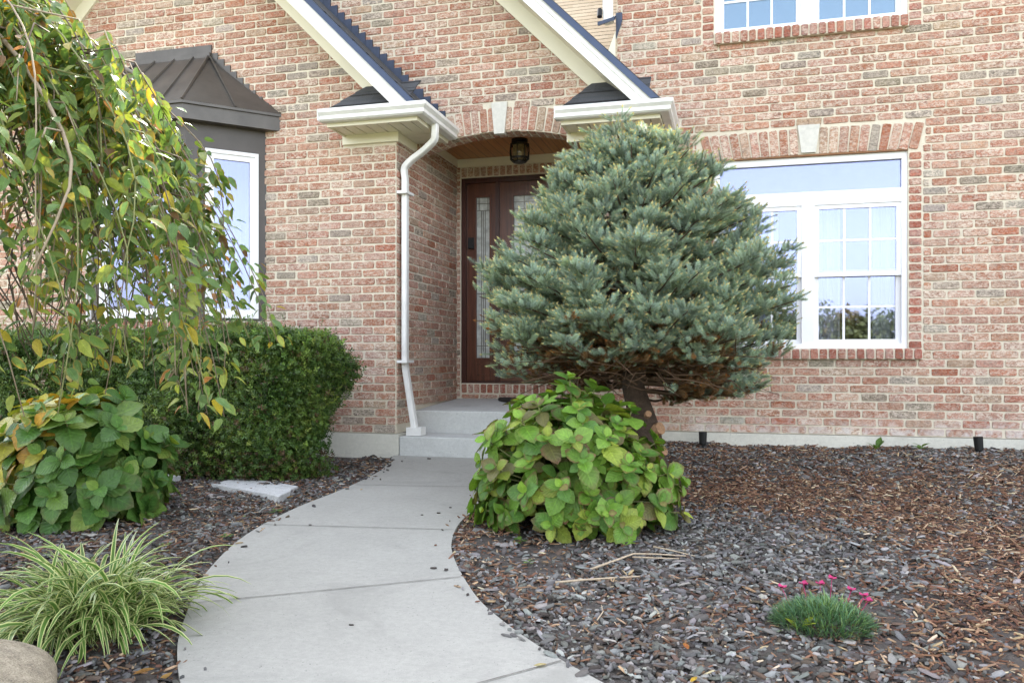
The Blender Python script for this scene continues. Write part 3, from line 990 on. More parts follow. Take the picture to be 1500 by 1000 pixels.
# --- boxed eave returns with gutters
GPROF = [(0, 0), (.062, 0), (.078, .012), (.078, .038), (.100, .062), (.100, .088), (.092, .092), (.088, .082), (0, .082)]
def eave(x0, x1, yf, yw, yback, fr0, fr1, lines=True):
    """gutter along the front from x0 to x1 and back along the side to yback"""
    z = 2.865
    g = MB(); g.sweep([(x0, yf + .10, z), (x1 - .10, yf + .10, z), (x1 - .10, yback, z)], GPROF)
    g.box(x0 - .004, x0 + .003, yf + .0, yf + .10, z, z + .09)
    gut = part(g, "gutter", M['gutter'], HOUSE)
    f = MB(); f.box(x0 + .03, x1 - .13, yf + .10, yf + .125, z - .03, z + .08); f.box(x1 - .13, x1 - .105, yf + .10, yback, z - .03, z + .08)
    f.box(x0 + .03, x0 + .05, yf + .125, yw, z - .03, z + .08)
    part(f, "fascia", M['cream'], HOUSE)
    s = MB(); k = x0 + .05
    while k < x1 - .14:
        s.box(k, min(k + .088, x1 - .13), yf + .125, yw - .001, z - .02, z - .012); k += .097
    k = yw
    while k < yback - .02:
        s.box(fr1 + .001, x1 - .13, k, min(k + .088, yback), z - .02, z - .012); k += .097
    part(s, "soffit", M['cream'], HOUSE)
    r = MB(); r.box(fr0, fr1, yw - .03, yw + .0, z - .095, z - .02); r.box(fr1 - .03, fr1 + .0, yw, yback, z - .095, z - .02)
    part(r, "frieze_board", M['cream'], HOUSE)
    # small hipped roof over the return
    q = MB(); zt = z + .089
    n = 3
    for i in range(n):
        a, c = i / n, (i + 1) / n + .03
        ya, yc = yf + .07 + (yw - yf - .07) * a, yf + .07 + (yw - yf - .07) * min(1, c)
        za, zc2 = zt + .30 * a + .012, zt + .30 * min(1, c) + .004
        xa, xc = x0 + .03 + .22 * a, x0 + .03 + .22 * min(1, c)
        q.prism([(xa, ya, za), (x1 - .2, ya, za), (x1 - .2, yc, zc2), (xc, yc, zc2)], (0, 0, -.012))
        q.prism([(xa, ya, za), (xc, yc, zc2), (xc - .0, yw, zc2), (xa, yw, za)], (0, 0, -.012))
    part(q, "return_roof", M['shingle'], HOUSE)
    st = MB()
    for i in range(4):
        xx = x0 + .09 + i * .075
        st.pxz([(xx, zt - .02), (xx + .12, zt - .02), (xx + .12, zt + .075 * (i + 1)), (xx, zt + .075 * (i + 1))], yw - .018 - .002 * i, yw - .001)
    part(st, "step_flashing", M['flash'], HOUSE)
    return gut
eave(-3.138, -2.235, 5.80, YG, YA - .002, -3.12, XS + .03)
eave(-1.325, -.415, 6.22, YA, YR - .002, -1.30, -.80)

# --- downspouts
def flat_tube(m, path, w, d):
    """rectangular pipe with softened corners along a path; w across, d deep"""
    path = [Vector(p) for p in path]; k = len(path); n = len(m.v)
    prof = [(-1, -.7), (-.7, -1), (.7, -1), (1, -.7), (1, .7), (.7, 1), (-.7, 1), (-1, .7)]
    for i, p in enumerate(path):
        t = (path[min(i + 1, k - 1)] - path[max(i - 1, 0)]).normalized()
        x = Vector((0, 1, 0)); x = (x - t * x.dot(t)).normalized(); y = t.cross(x)
        for a, c in prof: m.v.append(tuple(p + x * a * w / 2 + y * c * d / 2))
    q = len(prof)
    for i in range(k - 1):
        for j in range(q):
            r = (j + 1) % q
            m.face((n + i * q + j, n + i * q + r, n + (i + 1) * q + r, n + (i + 1) * q + j))
    m.face(tuple(n + j for j in range(q))[::-1]); m.face(tuple(n + (k - 1) * q + j for j in range(q)))
m = MB()
XD = XS + .045
pth = spline([(-2.29, 6.16, 2.875), (-2.29, 6.16, 2.80), (-2.31, 6.18, 2.745), (-2.42, 6.24, 2.685), (-2.54, 6.285, 2.63), (XD - .005, 6.30, 2.57), (XD, 6.30, 2.48)], 5)
flat_tube(m, list(pth) + [(XD, 6.30, 1.0), (XD, 6.30, .93), (XD + .012, 6.30, .86), (XD + .085, 6.29, .44), (XD + .10, 6.285, .366)], .066, .048)
DS = part(m, "downspout", M['gutter'], HOUSE)
for zz in (2.36, .97):
    m = MB(); m.box(XS + .004, XD + .046, 6.22, 6.38, zz - .011, zz + .011)
    part(m, "strap", M['gutter'], DS)
m = MB(); m.box(XD + .035, XD + .165, 6.235, 6.345, .364, .43)
part(m, "splash_foot", M['gutter'], DS)
m = MB(); flat_tube(m, [(-1.02, 7.0, 5.7), (-1.02, 7.0, 3.95), (-1.01, 6.98, 3.88)], .075, .085)
d2 = part(m, "downspout", M['gutter'], HOUSE)
m = MB(); m.tube([(-1.085, 6.97, 3.99), (-1.085, 6.95, 3.92)], .022, 8)
part(m, "pipe_end", M['black'], d2)
m = MB(); m.prism([(-.955, 7.025, 3.97), (-.90, 7.025, 3.97), (-.90, 7.025, 3.90), (-.955, 7.025, 3.74)], (0, .01, 0)); m.prism([(-1.1, 6.93, 3.87), (-.955, 6.93, 3.9), (-.955, 7.02, 3.95), (-1.1, 7.02, 3.9)], (0, 0, -.03))
part(m, "cricket_flashing", M['flash'], HOUSE)
m = MB(); m.prism([(-1.05, 6.99, 3.55), (-.955, 6.99, 3.45), (-.955, 6.99, 3.80)], (0, .04, 0))
part(m, "corner_trim", M['cream'], HOUSE)

# --- windows
def frame_box(m, x0, x1, z0, z1, y0, y1, l, r_, bt, tp):
    """a rectangular frame out of four butted bars"""
    m.box(x0, x0 + l, y0, y1, z0, z1); m.box(x1 - r_, x1, y0, y1, z0, z1)
    m.box(x0 + l, x1 - r_, y0, y1, z0, z0 + bt); m.box(x0 + l, x1 - r_, y0, y1, z1 - tp, z1)

def place(o, par):
    hang(o, par); return o

def sash(par, x0, x1, z0, z1, y, nx, nz, glass, fr=.035):
    m = MB(); frame_box(m, x0, x1, z0, z1, y - .018, y + .018, fr, fr, fr, fr)
    part(m, "sash", M['white'], par)
    m = MB(); m.box(x0 + fr - .003, x1 - fr + .003, y - .004, y + .004, z0 + fr - .003, z1 - fr + .003)
    part(m, "pane", glass, par)
    m = MB(); a0, a1, c0, c1 = x0 + fr, x1 - fr, z0 + fr, z1 - fr
    for i in range(1, nx):
        xc = a0 + (a1 - a0) * i / nx; m.box(xc - .009, xc + .009, y - .0085, y - .0045, c0, c1)
    for i in range(1, nz):
        zc = c0 + (c1 - c0) * i / nz
        for j in range(nx):
            u0 = a0 + (a1 - a0) * j / nx + (.009 if j else 0); u1 = a0 + (a1 - a0) * (j + 1) / nx - (.009 if j < nx - 1 else 0)
            m.box(u0, u1, y - .0085, y - .0045, zc - .009, zc + .009)
    if m.f: part(m, "muntin", M['white'], par)

yw = YR + .055
m = MB()
frame_box(m, WX0, WX1, 1.0755, 2.64, yw - .03, yw + .06, .042, .042, .04, .055)
m.box(WX0 + .042, WX1 - .042, yw - .026, yw + .055, 2.245, 2.355); m.box(cx - .05, cx + .05, yw - .024, yw + .055, 1.1155, 2.245)
W1 = part(m, "window", M['white'], HOUSE); W1['label'] = "wide white window with transom above two gridded sashes"
m = MB(); m.box(WX0 + .04, WX1 - .04, yw + .0, yw + .008, 2.353, 2.588); part(m, "transom_pane", M['glass'], W1)
for a, c in ((WX0 + .042, cx - .05), (cx + .05, WX1 - .042)):
    sash(W1, a, c, 1.660, 2.245, yw + .004, 3, 2, M['glass'])
    sash(W1, a, c, 1.1155, 1.715, yw + .042, 3, 2, M['glass'])
m = MB()
frame_box(m, WX0, WX1, 3.705, 5.2, yw - .03, yw + .06, .042, .042, .03, .055)
m.box(cx - .055, cx + .055, yw - .026, yw + .055, 3.735, 5.145)
W2 = part(m, "window", M['white'], HOUSE); W2['label'] = "upper white double window with blue sky in its panes"
for a, c in ((WX0 + .042, cx - .055), (cx + .055, WX1 - .042)):
    sash(W2, a, c, 4.45, 5.145, yw + .004, 3, 2, M['glass_blue']); sash(W2, a, c, 3.735, 4.49, yw + .042, 3, 3, M['glass_blue'])

# --- bay window
BAY = thing("bay_window", "", "x"); del BAY['label']; del BAY['category']; hang(BAY, HOUSE)
XB0, XB1, PB = GX - .92, GX + .92, .46
FX0, FX1 = XB0 + PB, XB1 - PB
YB = YG - PB
def bay_face(p, q, z0, z1, win, t=.06, mats=M['bronze_trim']):
    """panel between two plan points with a window opening given as (s0, s1, z0, z1)"""
    p, q = Vector((*p, 0)), Vector((*q, 0)); L = (q - p).length; u = (q - p) / L; nrm = Vector((u.y, -u.x, 0))
    m = MB(); m2 = MB()
    holed(m2, 0, L, z0, z1, [win] if win else [], 0, t)
    for v in m2.v: m.v.append(tuple(p + u * v[0] - nrm * v[1] + Vector((0, 0, v[2]))))
    m.f, m.m, m.c = m2.f, m2.m, m2.c
    return m, p, u, nrm
for (p, q, win, lab) in (((FX0, YB), (FX1, YB), (.09, .83, 1.333, 2.733), "front"), ((FX1, YB), (XB1, YG), (.15, .58, 1.333, 2.733), "right"), ((XB0, YG), (FX0, YB), (.07, .5, 1.333, 2.733), "left")):
    m, P0, u, nrm = bay_face(p, q, 1.31, 2.935, win)
    part(m, "bay_panel", M['bronze_trim'], HOUSE)
    s0, s1, z0, z1 = win
    def tr(mm):
        mm.v = [tuple(P0 + u * v[0] - nrm * v[1] + Vector((0, 0, v[2]))) for v in mm.v]; return mm
    m = MB(); frame_box(m, s0, s1, z0, z1, -.022, .045, .03, .03, .03, .03); frame_box(m, s0 + .03, s1 - .03, z0 + .03, z1 - .03, -.008, .035, .038, .038, .045, .045)
    wb = part(tr(m), "bay_casement", M['white'], HOUSE)
    m = MB(); m.box(s0 + .066, s1 - .066, .008, .016, z0 + .073, z1 - .073); part(tr(m), "pane", M['glass'], wb)
b = MB()
b.prism([(XB0 - .03, YG, .0), (XB1 + .03, YG, .0), (FX1 + .012, YB - .03, .0), (FX0 - .012, YB - .03, .0)], (0, 0, 1.225))
for p, q in (((FX0 - .012, YB - .03), (FX1 + .012, YB - .03)), ((FX1 + .012, YB - .03), (XB1 + .03, YG)), ((XB0 - .03, YG), (FX0 - .012, YB - .03))):
    P0 = Vector((*p, 0)); Q0 = Vector((*q, 0)); L = (Q0 - P0).length; u = (Q0 - P0) / L; nrm = Vector((u.y, -u.x, 0))
    rows(b, P0, u, nrm, 0, L, BZ, 1.20, [], None, 12)
part(b, "bay_base", [M['mortar'], M['brick']], HOUSE, attrib=True)
b = MB()
e = .075
sp = [(XB1 + .03 + e * .9, YG), (FX1 + .012 + e * .41, YB - .03 - e), (FX0 - .012 - e * .41, YB - .03 - e), (XB0 - .03 - e * .9, YG)]
b.prism([(x, y, 1.232) for x, y in sp], (0, 0, .076))
for (p, q) in ((sp[2], sp[1]), (sp[1], sp[0]), (sp[3], sp[2])):
    P0 = Vector((*p, 0)); Q0 = Vector((*q, 0)); L = (Q0 - P0).length; u = (Q0 - P0) / L; nrm = Vector((u.y, -u.x, 0))
    soldier(b, P0 + Vector((0, 0, 1.27)), u, (0, 0, 1), nrm, L, .057, .068, REDS)
part(b, "bay_sill", [M['mortar'], M['brick']], HOUSE, attrib=True)
b = MB(); ov = .10
EV = [(XB0 - .137, YG), (FX0 - .041, YB - ov), (FX1 + .041, YB - ov), (XB1 + .137, YG)]
b.prism([(x, y, 2.935) for x, y in EV], (0, 0, .118))
EV2 = [(EV[0][0] - .02, YG), (EV[1][0] - .01, EV[1][1] - .018), (EV[2][0] + .01, EV[2][1] - .018), (EV[3][0] + .02, YG)]
b.prism([(x, y, 3.053) for x, y in EV2], (0, 0, .022))
part(b, "bay_fascia", M['bronze'], HOUSE)
RX0, RX1, RZ = GX - .37, GX + .37, 3.63
b = MB()
z0 = 3.076
E0, E1, E2, E3 = [Vector((x, y, z0)) for x, y in EV2]
A, B_ = Vector((RX0, YG - .03, RZ)), Vector((RX1, YG - .03, RZ)); A2, B2 = Vector((RX0, YG, RZ)), Vector((RX1, YG, RZ))
b.quad(E1, E2, B_, A); b.quad(E2, E3, B2, B_); b.quad(E0, E1, A, A2)
for t in (.0, .27, .54, .80, 1.0):
    p0 = E1.lerp(E2, t); p1 = A.lerp(B_, t)
    b.tube([p0 + Vector((0, 0, .008)), p1 + Vector((0, 0, .008))], .011, 4)
pm = E2.lerp(E3, .52); b.tube([pm + Vector((0, 0, .006)), B_ + Vector((0.01, 0, .0))], .010, 4)
pm = E0.lerp(E1, .48); b.tube([pm + Vector((0, 0, .006)), A + Vector((-.01, 0, .0))], .010, 4)
part(b, "bay_roof", M['bronze'], HOUSE)
b = MB()
b.box(RX0 - .02, RX1 + .02, YG - .022, YG - .003, RZ - .04, RZ + .10); b.box(RX0 - .02, RX1 + .02, YG - .045, YG - .022, RZ - .03, RZ + .028)
nst = 9
for sgn in (1, -1):
    xb = RX1 if sgn > 0 else RX0
    for i in range(nst):
        xa = xb + sgn * (.02 + i * .062); z1 = RZ + .085 - (i + 1) * .0595
        xs_ = sorted([xa, xa + sgn * .0615])
        b.box(xs_[0], xs_[1], YG - .017 - .001 * (i % 2), YG - .003, z1 - .14, z1 + .0)
part(b, "bay_flashing", M['bronze'], HOUSE)
bpy.data.objects.remove(BAY)

# --- door
b = MB()
yd = YD + .035
frame_box(b, -2.604, XR, .748, 2.791, yd - .02, yd + .07, .048, .05, .02, .05)
for xc in (-2.235, -1.305): b.box(xc - .018, xc + .018, yd - .015, yd + .07, .768, 2.741)
DR = part(b, "front_door", M['jamb'], HOUSE)
def leaf_door(name, x0, x1, gx0, gx1, gz0, gz1):
    m = MB()
    m.box(x0, gx0, yd + .01, yd + .055, .77, 2.74); m.box(gx1, x1, yd + .01, yd + .055, .77, 2.74)
    m.box(gx0, gx1, yd + .01, yd + .055, .77, gz0); m.box(gx0, gx1, yd + .01, yd + .055, gz1, 2.74)
    frame_box(m, gx0 - .022, gx1 + .022, gz0 - .022, gz1 + .022, yd - .002, yd + .0095, .022, .022, .022, .022)
    pz1 = gz0 - .055
    if pz1 > .85: frame_box(m, gx0 - .01, gx1 + .01, .82, pz1, yd + .002, yd + .0095, .018, .018, .018, .018)
    part(m, name, M['door'], DR)
    g = MB(); g.box(gx0, gx1, yd + .028, yd + .034, gz0, gz1); part(g, "leaded_pane", M['dglass'], DR)
    c = MB(); w = gx1 - gx0; r = .0035; yy0, yy1 = yd + .023, yd + .0275
    vs = [gx0 + w * t for t in ((.36, .5, .64) if w < .3 else (.2, .5, .8))]
    for q, v in enumerate(vs): c.box(v - r, v + r, yy0, yy1, gz0 + .06 * (q % 2), gz1 - .13)
    for zz in (gz1 - .06, gz1 - .13, gz0 + (gz1 - gz0) * .44, gz0 + (gz1 - gz0) * .40, gz0 + .12): c.box(gx0, gx1, yy0 - .001, yy1 - .001, zz - r, zz + r)
    for v in (gx0 + w * .17, gx1 - w * .17): c.box(v - r, v + r, yy0, yy1, gz1 - .13, gz1); 
    part(c, "caming", M['caming'], DR)
leaf_door("sidelight", -2.556, -2.253, -2.457, -2.318, 1.0, 2.60)
leaf_door("door_slab", -2.217, -1.323, -2.07, -1.47, 1.0, 2.60)
leaf_door("sidelight", -1.287, -.98, -1.2, -1.06, 1.0, 2.60)
m = MB(); m.box(-2.535, -2.475, yd - .022, yd + .0, 2.09, 2.20); m.box(-2.525, -2.485, yd - .027, yd - .022, 2.10, 2.15)
part(m, "doorbell", M['black'], DR)
m = MB(); m.tube([(-2.16, yd - .05, 1.7), (-2.16, yd - .05, 1.42)], .01, 8); m.tube([(-2.16, yd + .01, 1.68), (-2.16, yd - .05, 1.68)], .008, 8); m.tube([(-2.16, yd + .01, 1.44), (-2.16, yd - .05, 1.44)], .008, 8)
part(m, "door_handle", M['black'], DR)

# ------------------------------------------------------------------ steps, mat, lantern, curtains
ST = thing("porch_steps", "two pale grey concrete steps up to the arched porch", "steps", loc=(-1.9, 6.4, .2))
b = MB()
XE = -1.12
b.prism([(XS + .035, 6.195, -.1), (XE, 6.195, -.1), (XE, 6.195, .360), (XS + .035, 6.195, .360)], (0, .40, 0))
part(b, "lower_step", M['step'], ST)
b = MB()
b.prism([(XS + .006, 6.595, .2), (XS + .006, 6.595, .546), (XS + .006, YA + .0, .5475), (XS + .006, YD - .012, .597), (XS + .006, YD - .012, .2)], (XE - XS - .012, 0, 0))
b.prism([(XE - .006, YA + .2, .2), (XE - .006, YA + .2, .555), (XE - .006, YD - .012, .597), (XE - .006, YD - .012, .2)], (XR - XE - .006, 0, 0))
part(b, "landing", M['step'], ST)
for o in (ST.children):
    mod = o.modifiers.new("edge", 'BEVEL'); mod.width = .009; mod.segments = 2; mod.limit_method = 'ANGLE'

m = MB(); n = 40
pts = []
for i in range(n + 1):
    a = math.pi * i / n
    pts.append((-1.77 + .42 * math.cos(a), YD - .03 - .46 * math.sin(a)))
m.prism([(x, y, .547 + (y - YA) * .0438 + .006) for x, y in pts], (0, 0, .013))
o = m.build("doormat", M['mat']); tag(o, "black half round rubber mat on the landing before the door", "doormat")

LN = thing("ceiling_lantern", "dark iron drum lantern on the plank ceiling of the porch", "lamp", loc=(-1.85, 7.17, 2.98))
m = MB()
def ring(m, z, r, t, h, n=16):
    k = len(m.v)
    for i in range(n):
        a = 2 * math.pi * i / n
        for rr, zz in ((r, z), (r, z + h), (r - t, z + h), (r - t, z)):
            m.v.append((-1.85 + rr * math.cos(a), 7.17 + rr * math.sin(a), zz))
    for i in range(n):
        j = (i + 1) % n
        for q in range(4):
            w = (q + 1) % 4
            m.face((k + i * 4 + q, k + j * 4 + q, k + j * 4 + w, k + i * 4 + w))
ring(m, 2.955, .075, .074, .025); ring(m, 2.92, .088, .012, .018); ring(m, 2.80, .088, .012, .016); ring(m, 2.77, .06, .058, .012)
for i in range(8):
    a = 2 * math.pi * i / 8
    m.tube([(-1.85 + .084 * math.cos(a), 7.17 + .084 * math.sin(a), 2.935), (-1.85 + .09 * math.cos(a), 7.17 + .09 * math.sin(a), 2.87), (-1.85 + .084 * math.cos(a), 7.17 + .084 * math.sin(a), 2.80), (-1.85 + .058 * math.cos(a), 7.17 + .058 * math.sin(a), 2.775)], .005, 5)
part(m, "cage", M['iron'], LN)
m = MB(); m.tube([(-1.85, 7.17, 2.79), (-1.85, 7.17, 2.82), (-1.85, 7.17, 2.92), (-1.85, 7.17, 2.95)], [.05, .066, .066, .05], 16)
part(m, "shade", M['amber'], LN, smooth=True)

def curtain(x0, x1, z0, z1, y, label, ph):
    n = 60; V = []
    for i in range(n + 1):
        t = i / n; x = x0 + (x1 - x0) * t
        yy = y + .022 * math.sin(t * (x1 - x0) * 75 + ph) + .010 * math.sin(t * (x1 - x0) * 140 + 2 * ph)
        for z in (z0, z1): V.append((x, yy, z))
    F = [(2 * i, 2 * i + 2, 2 * i + 3, 2 * i + 1) for i in range(n)]
    me = bpy.data.meshes.new("curtain"); me.from_pydata(V, [], F); me.materials.append(M['curtain'])
    o = link("curtain", me); tag(o, label, "curtain", "sheer white curtains behind the panes")
    sm = o.modifiers.new("thick", 'SOLIDIFY'); sm.thickness = .002
curtain(WX0 + .03, cx - .22, 1.0, 2.27, YR + .26, "sheer white curtain behind the window half hidden by the blue spruce", 0)
curtain(cx + .05, cx + .27, 1.0, 2.27, YR + .27, "sheer white curtain just right of the wide window's middle post", 1)
curtain(WX1 - .22, WX1 + .02, 1.0, 2.27, YR + .26, "narrow sheer curtain at the right edge of the wide window", 2)
curtain(-5.3, -3.9, 1.1, 2.9, YG + .30, "pale sheer curtain filling the brown bay window", 3)

# ------------------------------------------------------------------ blue spruce
def prof(z):
    zs = [.70, .85, .95, 1.10, 1.36, 1.54, 1.79, 1.98, 2.22, 2.36, 2.48]
    ws = [.40, .72, .90, 1.06, 1.10, 1.01, .86, .69, .50, .37, .22]
    return np.interp(z, zs, ws)

def needle_shoot(n, seed):
    r = np.random.default_rng(seed); V, F, C = [], [], []
    for i in range(n):
        t = (i + r.random()) / n; a = i * 2.39996 + r.normal(0, .2)
        rad = np.array([0, math.cos(a), math.sin(a)])
        tip = np.array([t, 0, 0]) + rad * .265 * r.uniform(.9, 1.1) * (1.03 - .55 * t ** 5) + np.array([.0 + .13 * t, 0, 0])
        side = np.cross(rad, [1, 0, 0]) * .020
        base = np.array([t, 0, 0]) + rad * .01
        k = len(V); V += [base - side, base + side, tip]; F.append((k, k + 1, k + 2))
        g_ = .60 + .55 * t; C += [(.62 * g_, .66 * g_, .56 * g_, 1)] * 2 + [(1.3 * g_, 1.28 * g_, 1.3 * g_, 1)]  # base-to-tip gradient: paler new growth plus shading between shoots put into the colour
    for j in range(5):          # woody core
        a, a2 = j * 1.2566, (j + 1) * 1.2566
        p, q = np.array([0, math.cos(a), math.sin(a)]) * .06, np.array([0, math.cos(a2), math.sin(a2)]) * .06
        k = len(V); V += [p, q, np.array([.98, 0, 0])]; F.append((k, k + 1, k + 2)); C += [(.62, .62, .55, 1)] * 3
    for a in (0, 2.1, 4.2):        # tan terminal bud
        k = len(V); q = np.array([0, math.cos(a), math.sin(a)]) * .055
        q = q * 1.35; V += [np.array([1.0, 0, 0]) + q, np.array([1.0, 0, 0]) - q * .6 + np.array([0, .03, .02]), np.array([1.24, 0, 0])]; F.append((k, k + 1, k + 2)); C += [(1.55, 1.02, .66, 1)] * 3
    return np.array(V), np.array(F), np.array(C)

def build_spruce():
    X0, Y0 = -.62, 5.42
    S = thing("blue_spruce", "broad blue green spruce with a bare leaning trunk before the porch", "tree", loc=(X0, Y0, .17))
    def axis(z):
        return np.stack([X0 + np.interp(z, [.1, .45, .8, 2.6], [.18, .10, -.0, -.02]), Y0 + 0 * np.asarray(z)], -1)
    t = MB()
    zs = [.08, .25, .4, .52, .66, .8, 1.0, 1.4, 1.9, 2.45]
    rs = [.13, .095, .088, .098, .085, .075, .066, .05, .03, .008]
    t.tube([(*axis(z), z) for z in zs], rs, 12)
    tr_ = part(t, "trunk", M['bark'], S, smooth=True)
    k = MB()
    for (dz, ax, ay, r, ln) in ((.50, .75, -.55, .042, .055), (.60, .45, -.85, .022, .04), (.36, .8, -.5, .03, .035)):
        c = Vector((*axis(dz), dz)); d = Vector((ax, ay, .35)).normalized()
        k.tube([c + d * .055, c + d * (.075 + ln)], [r * 1.15, r], 10)
    part(k, "branch_stub", M['cut'], tr_)
    P, D, C, Ln = [], [], [], []
    br = MB()
    tiers = [.97, 1.04, 1.12, 1.21, 1.32, 1.45, 1.58, 1.71, 1.84, 1.97, 2.09, 2.19, 2.27, 2.33, 2.37]
    r = np.random.default_rng(5)
    for ti, z in enumerate(tiers):
        W = (prof(z) - .05) * (1.07 if 1.5 < z < 2.3 else 1.0); nb = int(10 + 13 * W)
        a0 = r.uniform(0, 6.28)
        for bi in range(nb):
            az = a0 + 2 * np.pi * bi / nb + r.normal(0, .12)
            L = W * r.uniform(.80, 1.05) * (1.05 if math.cos(az) > .5 and z > 1.5 else 1)
            zz = z + r.normal(0, .035)
            ca, sa = math.cos(az), math.sin(az)
            if z < 1.08: zz += (-.11 if ca > .35 and sa > -.5 else .0) + (.15 if sa < -.3 else 0)
            rise = (.06 + .07 * r.random()) if z > 1.0 else (.0 + .04 * r.random())
            a = axis(zz - .08)
            def pt(s): return np.array([a[0] + ca * L * s, a[1] + sa * L * s, zz - .08 + rise * s * s * 1.3 - .04 * math.sin(math.pi * s)])
            br.tube([pt(s) for s in (0.04, .35, .7, .97)], [.011, .009, .006, .003], 5, col=(.085, .055, .035, 1))
            # every branch ends in a flat spray of side twigs, each tipped by a fan of short plump shoots
            m = int(4 + 9 * L)
            for q in range(m):
                s = 1 - r.random() ** 1.2 * .55 if q else 1.0
                wl = (.05 + .27 * L * (1.08 - s)) * r.uniform(-1, 1) if q else 0
                c0 = pt(s) + np.array([-sa, ca, 0]) * wl + np.array([0, 0, r.normal(0, .018) - abs(wl) * .10])
                hd = np.array([ca, sa, 0]) + np.array([-sa, ca, 0]) * np.sign(wl) * r.uniform(.1, .7) + np.array([0, 0, r.uniform(.0, .35)])
                hd /= np.linalg.norm(hd)
                lat = np.cross(hd, [0, 0, 1.0]); lat /= np.linalg.norm(lat); upv = np.cross(lat, hd)
                depth = 1 - s; tone = r.uniform(.72, 1.2)
                ns_ = r.integers(7, 11)
                for k_ in range(ns_):
                    an = -1.25 + 2.5 * (k_ + r.random()) / ns_; el = r.uniform(-.05, 1.15) if z > 1.05 else r.uniform(-.3, .7)
                    d = hd * math.cos(an) * math.cos(el) + lat * math.sin(an) + upv * math.sin(el)
                    p = c0 - hd * r.uniform(.0, .13) + lat * math.sin(an) * .055 + upv * r.uniform(-.01, .02)
                    P.append(p); D.append(d); Ln.append(r.uniform(.056, .086))
                    u = r.random()
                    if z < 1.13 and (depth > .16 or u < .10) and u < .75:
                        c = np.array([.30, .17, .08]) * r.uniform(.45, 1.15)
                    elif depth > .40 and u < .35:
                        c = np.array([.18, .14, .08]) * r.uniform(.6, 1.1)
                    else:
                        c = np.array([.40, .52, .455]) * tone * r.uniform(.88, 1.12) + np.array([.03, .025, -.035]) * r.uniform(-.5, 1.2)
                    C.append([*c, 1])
    # dead twigs in the shade under the crown
    for i in range(420):
        az = r.uniform(0, 6.28); z = r.uniform(.78, 1.05); l = r.uniform(.2, .9)
        a = axis(z); p0 = np.array([a[0] + .1 * math.cos(az), a[1] + .1 * math.sin(az), z + .05]); s = r.uniform(.1, .5)
        p0 = p0 + np.array([math.cos(az), math.sin(az), 0]) * s
        p1 = p0 + np.array([math.cos(az + r.normal(0, .6)), math.sin(az + r.normal(0, .6)), r.uniform(-.45, .25)]) * l * .5
        br.tube([p0, (p0 + p1) / 2 + r.normal(0, .02, 3), p1], [.004, .003, .0015], 4, col=(.11, .065, .038, 1))
    part(br, "branches", M['twig'], S, attrib=True)
    P, D, C, Ln = np.array(P), np.array(D), np.array(C), np.array(Ln)
    keep = P[:, 1] < 6.98
    keep &= ~((P[:, 0] < -.78) & (P[:, 1] > 6.56))
    P, D, C, Ln = P[keep], D[keep], C[keep], Ln[keep]
    vs, fs, cs, off = [], [], [], 0
    var = rng.integers(0, 4, len(P))
    for vi in range(4):
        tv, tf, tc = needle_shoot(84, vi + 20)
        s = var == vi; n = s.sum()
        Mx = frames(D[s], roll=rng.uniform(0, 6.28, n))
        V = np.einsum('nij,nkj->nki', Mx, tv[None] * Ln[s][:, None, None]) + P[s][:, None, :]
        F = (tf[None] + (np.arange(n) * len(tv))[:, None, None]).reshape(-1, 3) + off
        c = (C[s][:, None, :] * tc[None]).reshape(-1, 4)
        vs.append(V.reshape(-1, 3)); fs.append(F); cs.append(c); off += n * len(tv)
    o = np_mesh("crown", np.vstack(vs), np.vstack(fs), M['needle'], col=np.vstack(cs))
    hang(o, S)
build_spruce()

